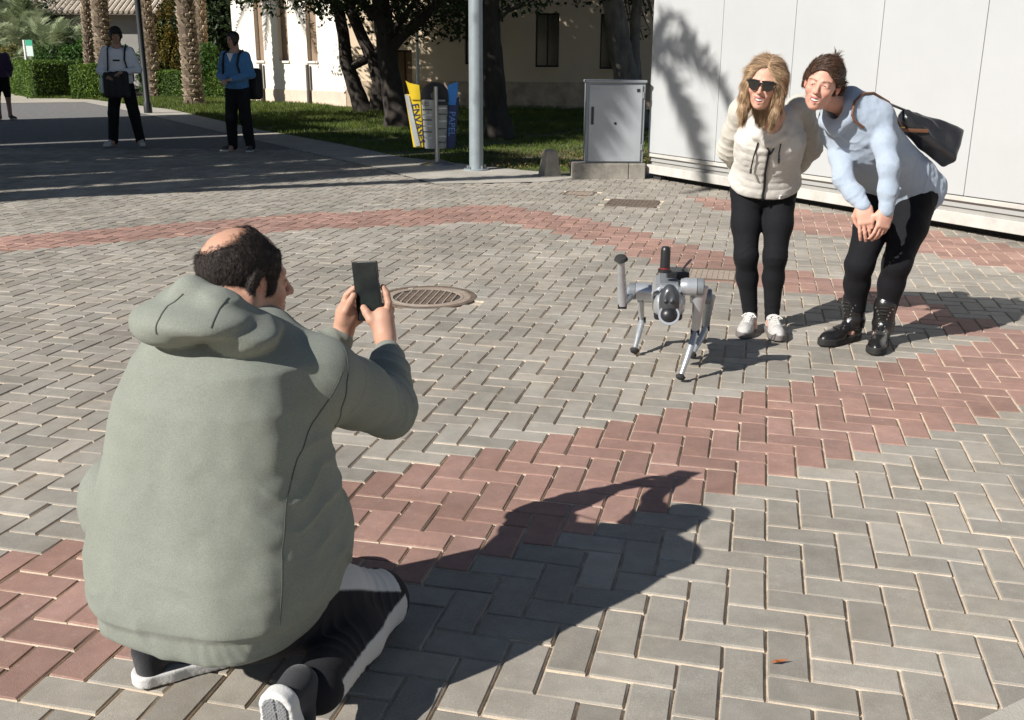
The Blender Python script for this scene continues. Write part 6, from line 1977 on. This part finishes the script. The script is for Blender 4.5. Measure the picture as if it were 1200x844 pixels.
    def jumper(P):
        d = loft(P, pel, TR, ts, z0, cy, aa, bb, 2.15)
        q = (P - V3(pel)) @ TR.astype(f32)
        for s_ in (shR, shL): d = smin(d, cap(P, nk + (pel - nk) * .18, s_, .08, .06), .05)
        for a, b_, c, ph in ((shR, elR, wrR, 0), (shL, elL, wrL, 2)):
            s_ = chain(P, [a, a + (b_ - a) * .5, b_, b_ + (c - b_) * .55, c], [.057, .052, .045, .041, .034], .03)
            s_ = s_ + folds(P, b_, (c - a), 60, .003, .06, 1.2, ph) + folds(P, c + (b_ - c) * .25, b_ - c, 80, .003, .05, 1.2, ph) + folds(P, a, (a - b_) + np.array((.3, 0, 0)), 70, .005, .09, .4, ph)
            d = smin(d, s_, .012)
        d = d + folds(P, pel + TR @ np.array((-.02, .12, .10)), sp + TR @ np.array((.25, 0, 0)), 48, .007, .10, .6) + folds(P, pel + TR @ np.array((-.12, .02, .06)), sp + TR @ np.array((.2, 0, 0)), 50, .003, .10, .6, 1) + folds(P, nk + TR @ np.array((0, .08, -.08)), sp, 60, .009, .07, .5, .5)
        d = d + .004 * vnoise(q, 12) + .0022 * vnoise(q, 32) + .0010 * vnoise(q, 70)
        # cowl neckline
        cowl = chain(P, [nk + TR @ np.array(p) for p in ((.062, .02, .045), (.055, .085, .03), (.0, .118, .012), (-.055, .085, .03), (-.062, .02, .045), (-.042, -.040, .055), (.042, -.040, .055), (.062, .02, .045))], [.026, .032, .034, .032, .028, .026, .026, .028], .02)
        d = smin(d, cowl, .018)
        d = smax(d, ts[0] - .002 - q[:, 2], .004)
        d = smax(d, -cap(P, nk + TR @ np.array((0, .03, -.06)), hc + HR @ np.array((0, 0, -.04)), .036, .046), .01)
        return d
    lo_, hi_ = bbox([pel, nk, shR, shL, elR, elL, wrR, wrL], .24)
    jo = link('jumper', sdf_mesh('jumper', jumper, lo_, hi_, .0048, O), m_jp, t)
    # boots
    m_bt = mat('black_leather', (.014, .013, .013), .22, .2, 30, .4, 160, spec=.6)
    m_bs = mat('boot_sole', (.02, .019, .018), .8)
    for an, dr in ((anR, (-.78, -.55, 0)), (anL, (-.42, -.90, 0))):
        s_, u_, R_, L_ = shoe_fns(np.array([an[0], an[1], 0.003]) - np.array(dr) * .05, dr, (0, 0, 1), 1.06, boot=.115)
        e = bpy.data.objects.new('boot', None); C.objects.link(e); e.parent = t
        bb_ = bbox([L_((0, -.01, 0)), L_((0, .28, .20))], .07)
        link('sole', sdf_mesh('sole', s_, *bb_, .0038, O), m_bs, e)
        link('upper', sdf_mesh('upper', u_, *bb_, .0038, O), m_bt, e)
        for k in range(7):
            y, z = (.135 - k * .009, .075 + k * .019)
            P_ = [L_((x, y + .04, z)) for x in (-.02, 0, .02)]
            strip('lace', u_, P_, .005, m_bs, e, O, .001, .004, 4)
        b = MB()
        for k in range(7):
            for sx in (-1, 1):
                p, g_ = on_surface(u_, L_((sx * .024, .15 - k * .010, .078 + k * .018))); b.tube([p - O, p - O + g_ * .004], .0032, 6)
        b.build('eyelets', m_sil, e, kind='stuff')
    # ---- her bag
    c0 = A(1094, 158, 4.88)
    bt = thing('shoulder_bag', 'black leather shoulder bag with a brown strap hanging behind the woman in blue', 'handbag', c0)
    p1, p2, p3, p4 = A(1048, 134, 4.86), A(1066, 122, 4.96), A(1127, 158, 5.0), A(1104, 190, 4.84)
    ex = (p3 - p2); ex = ex / np.linalg.norm(ex); ez = (p2 - p4 + p3 - p4) ; ez = A(1118, 150, 4.97) - A(1098, 186, 4.86); ez -= ex * (ez @ ex); ez /= np.linalg.norm(ez); ey = np.cross(ez, ex)
    RB = np.stack([ex, ey, ez], 1); cb = A(1084, 151, 4.90)
    def bag(P):
        q = (P - V3(cb)) @ RB.astype(f32)
        wz = np.interp(q[:, 0], [-.17, -.10, .0, .17], [.035, .055, .072, .092]).astype(f32)
        d = np.maximum(np.abs(q[:, 0] - .0) - .165, np.abs(q[:, 2]) - wz)
        wy = np.interp(q[:, 0], [-.17, 0, .17], [.03, .05, .06]).astype(f32)
        d = smax(d, np.abs(q[:, 1]) - wy, .03)
        d = d + folds(P, cb + RB @ np.array((-.08, -.04, 0)), RB @ np.array((.2, 0, 1)), 70, .006, .10, .6) + .003 * vnoise(q, 18)
        return d * .9
    lo_, hi_ = bbox([cb], .26)
    m_bag = mat('bag_leather', (.022, .022, .024), .28, .15, 30, .35, 200, spec=.55)
    bo = link('bag_body', sdf_mesh('bag', bag, lo_, hi_, .0046, c0), m_bag, bt)
    m_brn = mat('brown_leather', (.17, .075, .04), .45, .15, 40)
    tb0, tb1 = A(1050, 148, 4.80), A(1085, 149, 4.83)
    b = MB(); b.tube([tb0 - c0, (tb0 + tb1) / 2 - c0, tb1 - c0], .009, 8, True, .35); b.build('leather_tab', m_brn, bt)
    sh_top = on_surface(jumper, shL + np.array((.02, .03, .08)))[0]
    loop = [A(1052, 146, 4.78), A(1049, 132, 4.74), A(1038, 116, 4.72), A(1020, 106, 4.70), A(1008, 106, 4.66), A(1000, 114, 4.62), A(999, 128, 4.58), A(1004, 140, 4.58), A(1010, 149, 4.60)]
    lp = []
    for p in loop:
        v = float(jumper(p[None].astype(f32))[0])
        if v < .006 or v < .12: s0_, g_ = on_surface(jumper, p); p = s0_ + g_ * .006
        lp.append(p)
    b = MB(); b.tube([p - c0 for p in lp], .0062, 8); b.build('strap', m_brn, bt, smooth=True)
    b = MB(); b.tube([A(1038, 117, 4.74) - c0, A(1056, 124, 4.90) - c0, p2 - c0 + RB @ np.array((.03, 0, -.02))], .0062, 8); b.build('strap', m_bag, bt, smooth=True)
    b = MB(); b.M = Matrix.Translation(Vector(lp[0]) - Vector(c0)); b.lathe([(.012, -.003), (.016, -.003), (.016, .003), (.012, .003)], 14); b.build('ring', mat('brass', (.6, .4, .15), .3, metal=1), bt)
T_woman1()
T_woman2()
# ================================================================== PEOPLE IN THE BACKGROUND
def far_person(label, pos, az, H, ctop, cbot, elb, wri, skin=(.42, .25, .18), stance=.10, shorts=None, cap_=False, chair=(.015, .012, .01), top_len=.93, group=None, h=.012, seat=False, cshoe=(.55, .55, .55), hood=False, headaz=0):
    k = H / 1.75
    O = np.array([pos[0], pos[1], 0.0]); a = math.radians(az)
    R = frame((math.sin(a), math.cos(a), 0))
    L = lambda *p: O + R @ (np.array(p, float) * k)
    t = thing('person', label, 'person', O, 0, group)
    hips = [L(s * .085, 0, .90) for s in (-1, 1)]
    kn = [L(s * (.09 + stance * .5), .03, .49) for s in (-1, 1)]; an = [L(s * (.08 + stance), -.01, .09) for s in (-1, 1)]
    if seat:
        hips = [L(s * .09, 0, .50) for s in (-1, 1)]; kn = [L(s * .12, .42, .50) for s in (-1, 1)]; an = [L(s * .13, .40, .09) for s in (-1, 1)]
    dz = -.42 if seat else 0
    sh = [L(s * .17, 0, 1.40 + dz) for s in (-1, 1)]
    el = [L(s * elb[i][0], elb[i][1], elb[i][2] + dz) for i, s in enumerate((-1, 1))]; wr = [L(s * wri[i][0], wri[i][1], wri[i][2] + dz) for i, s in enumerate((-1, 1))]
    hc = L(0, .03, 1.625 + dz); HR = azf(az + headaz, -10, 0); hs = k * .97
    hf = head_fn(hc, HR, hs)
    pelv = L(0, 0, .95 + dz * 1.0)
    hd = [hand_fn(wr[i], frame2(np.array((0, 0, 1)) + R[:, 1] * .2, (wr[i] - el[i])), .95 * k) for i in range(2)]
    def body(P):
        d = part(P, hc, .16, hf)
        d = smin(d, chain(P, [hc + HR @ np.array((0, -.02, -.06)), L(0, 0, 1.44 + dz), L(0, 0, 1.3 + dz), pelv], [.055, .07, .10, .11], .04), .03)
        for i in range(2):
            d = smin(d, chain(P, [L(0, 0, 1.40 + dz), sh[i], el[i], wr[i]], [.05, .05, .040, .028], .03), .03)
            d = smin(d, chain(P, [hips[i], kn[i], an[i], an[i] + R @ np.array((0, .08, -.04))], [.08, .055, .04, .035], .03), .03)
            d = smin(d, hd[i](P), .012)
        return d
    BROW[0] = (.03, .02, .015)
    lo_, hi_ = bbox([hc, *an, *wr, *el, *kn], .2); lo_[2] = .0
    link('body', sdf_mesh('body', body, lo_, hi_, h, O, col=skin_tint(skin, [(hc, HR, hs, {})])), m_skin, t)
    def top(P):
        q = (P - V3(O)) @ R.astype(f32) / f32(k)
        d = loft(P, O, R, [x * k for x in (top_len + dz, 1.0 + dz, 1.15 + dz, 1.3 + dz, 1.40 + dz, 1.46 + dz)], [0] * 6, [0, 0, .01, .02, .01, 0], [x * k for x in (.185, .18, .18, .20, .19, .09)], [x * k for x in (.13, .13, .13, .135, .115, .08)], 2.3)
        for i in range(2):
            s_ = chain(P, [sh[i], sh[i] + (el[i] - sh[i]) * .5, el[i], wr[i] + (el[i] - wr[i]) * .1], [.075, .066, .060, .045], .03)
            d = smin(d, s_ + folds(P, el[i], wr[i] - sh[i], 60, .010, .09, .5, i), .04)
        if hood: d = smin(d, ell(q * k, (0, -.08 * k, (1.43 + dz) * k), (.13, .08, .07)), .03)
        d = d + .006 * vnoise(q, 9)
        return smax(d, -cap(P, L(0, .03, 1.42 + dz), hc, .058, .06), .01)
    lo_, hi_ = bbox([*sh, *el, *wr, pelv, L(0, 0, 1.5 + dz), L(0, 0, top_len + dz)], .22)
    link('hoodie' if hood else 'top', sdf_mesh('top', top, lo_, hi_, h, O), ctop, t)
    def bot(P):
        d = ell(P, L(0, 0, .93 + dz), (.17 * k, .125 * k, .12 * k), R)
        for i in range(2):
            e = an[i] if shorts is None else kn[i] + (hips[i] - kn[i]) * .15
            d = smin(d, chain(P, [hips[i], kn[i] if shorts is None else (hips[i] + e) / 2, e], [.105, .085, .072], .03), .03)
        return d + .006 * vnoise(P, 8)
    lo_, hi_ = bbox([*hips, *kn, *an], .2); lo_[2] = .02
    link('trousers' if shorts is None else 'shorts', sdf_mesh('bottom', bot, lo_, hi_, h, O), cbot, t)
    msh = mat('far_shoe_%d' % int(cshoe[0] * 100), cshoe, .8)
    for i in range(2):
        s0, u0, R0, L0 = shoe_fns(np.array([an[i][0], an[i][1], .006]) - R[:, 1] * .05, R @ np.array((((-1, 1)[i]) * .3, 1, 0)), (0, 0, 1), 1.05 * k)
        e = bpy.data.objects.new('shoe', None); C.objects.link(e); e.parent = t
        bb_ = bbox([L0((0, 0, 0)), L0((0, .28, .1))], .08)
        link('sole', sdf_mesh('sole', s0, *bb_, .009, O), m_sole_w, e); link('upper', sdf_mesh('upper', u0, *bb_, .009, O), msh, e)
    Hf, hcf = HR.astype(f32), V3(hc)
    def hair(P):
        Q = (P - hcf) @ Hf / f32(hs); d = head_local(Q)[0] - .014
        d = smax(d, -ell(Q, (0, .10, -.03), (.075, .075, .115)), .01); d = smax(d, -(Q[:, 2] + .06 + .5 * (Q[:, 1])), .01)
        return (d + .005 * vnoise(Q, 45)) * hs
    mh_ = mat('far_hair', (.015, .012, .01), .6, .4, 80)
    link('hair', sdf_mesh('hair', hair, hc - .2, hc + .2, h * .8, O), mh_, t)
    if cap_:
        def capf(P):
            Q = (P - hcf) @ Hf / f32(hs)
            d = smax(ell(Q, (0, -.012, .055), (.088, .106, .088)), .035 - Q[:, 2], .01)
            br = smax(ell(Q, (0, .10, .048), (.062, .075, .05)), np.abs(Q[:, 2] - .048 - .15 * (Q[:, 1] - .1)) - .006, .004)
            return np.minimum(d, br) * hs
        link('cap', sdf_mesh('cap', capf, hc - .25, hc + .25, h * .8, O), mat('black_cap', (.012, .012, .012), .8), t)
    return t, O, R, k, L
m_sole_w = mat('far_sole', (.5, .5, .48), .7)
m_white_h = cloth('white_hoodie', (.75, .77, .82), .06, 20)
m_blue_h = cloth('blue_hoodie', (.07, .20, .40), .12, 20)
m_purp = cloth('purple_top', (.07, .045, .10), .15, 20)
m_pbag = mat('black_backpack', (.012, .012, .013), .75, .2, 40)
def backpack(label, O, R, k, side=0.0, straps=True, low=0.0):
    L = lambda *p: O + R @ (np.array(p, float) * k)
    c = L(side, -.22, 1.16 - low)
    t = thing('backpack', label, 'backpack', c)
    def f(P):
        d = rbox(P, c, (.15 * k, .085 * k, .23 * k), .06 * k, R)
        return smin(d, rbox(P, c + R @ np.array((0, -.08, -.07)) * k, (.12 * k, .04 * k, .11 * k), .03 * k, R), .02)
    link('pack', sdf_mesh('pack', f, *bbox([c], .32), .012, c), m_pbag, t)
    if straps:
        for s in (-1, 1):
            b = MB(); b.tube([L(s * .12, -.13, 1.36) - c, L(s * .125, -.02, 1.475) - c, L(s * .125, .10, 1.42) - c, L(s * .12, .165, 1.28) - c, L(s * .15, .12, 1.10) - c, L(s * .17, -.08, 1.02) - c], .028, 8, True, .35); b.build('strap', m_pbag, t, smooth=True)
    return t
G1 = gnd(147, 176)
t, O, R, k, L = far_person('boy in black cap and white hoodie holding a dark jacket beside the lamp post', G1, 172, 1.78, m_white_h, m_jean,
    [(.27, .02, 1.14), (.27, .04, 1.12)], [(.10, .26, 1.10), (.12, .25, 1.05)], stance=.12, cap_=True, hood=True, cshoe=(.5, .5, .5), headaz=-12)
backpack('black backpack worn by the boy in the white hoodie', O, R, k)
b = MB(); jc = L(.0, .27, .92)
tj = thing('folded_jacket', 'dark jacket hanging over the arms of the boy in white', 'jacket', jc)
def jkf(P):
    q = (P - V3(jc)) @ R.astype(f32)
    return rbox(P, jc, (.19, .05, .20), .045, R) + .012 * vnoise(q, 10) + .006 * np.sin(q[:, 0] * 60)
link('cloth', sdf_mesh('jacket', jkf, *bbox([jc], .3), .012, jc), m_pbag, tj)
pp = L(.22, .24, .93); tb = thing('water_bottle', 'pale bottle in the hand of the boy in white', 'bottle', pp)
b = MB(); b.lathe([(.030, -.13), (.036, -.12), (.036, .05), (.028, .08), (.013, .10), (.013, .12)], 12); b.build('bottle_body', mat('pale_bottle', (.55, .68, .66), .3), tb, smooth=True)
b = MB(); b.lathe([(.016, .121), (.016, .14)], 10); b.build('bottle_cap', m_wht2, tb)
for s, m_ in ((0, m_pbag),):
    b = MB(); b.M = axes(L(.0, .155, 1.27) - O, R[:, 0], R[:, 1], R[:, 2]); b.box(-.05, .05, -.01, .006, -.012, .012); b.build('chest_print', m_pbag, t)
G2 = gnd(281, 181)
t, O, R, k, L = far_person('boy in a blue hoodie with a black rucksack looking down at his hands', G2, 196, 1.70, m_blue_h, m_jean,
    [(.25, .0, 1.14), (.25, .02, 1.12)], [(.06, .26, 1.07), (.05, .27, 1.05)], stance=.07, hood=True, cshoe=(.06, .06, .06), headaz=18)
backpack('black rucksack hanging off one shoulder of the boy in blue', O, R, k, -.13, True, .16)
b = MB(); b.M = axes(L(0, .145, 1.37) - O, R[:, 0], R[:, 1], R[:, 2]); b.add([(-.05, 0, .07), (.05, 0, .07), (0, .012, -.05), (-.05, -.02, .07), (.05, -.02, .07), (0, -.01, -.05)], [(0, 1, 2), (5, 4, 3), (0, 2, 5, 3), (1, 4, 5, 2), (0, 3, 4, 1)]); b.build('tee_shirt', m_white_h, t)
G3 = gnd(4, 147)
far_person('person in a dark purple top and dark shorts cut off by the left edge', G3, 340, 1.68, m_purp, m_jean, [(.24, -.02, 1.14), (.24, -.02, 1.14)], [(.20, .12, .98), (.2, .12, .98)], stance=.03, shorts=1, cshoe=(.06, .06, .06), h=.016)
far_person('seated person in pale clothes on the far white bench', (benchP.x + .1, benchP.y - .02), 178, 1.65, m_white_h, m_white_h, [(.24, .05, 1.14), (.24, .05, 1.14)], [(.1, .3, 1.0), (.1, .3, 1.0)], stance=.03, seat=True, h=.022)
print('script seconds', round(time.time() - T0, 1))
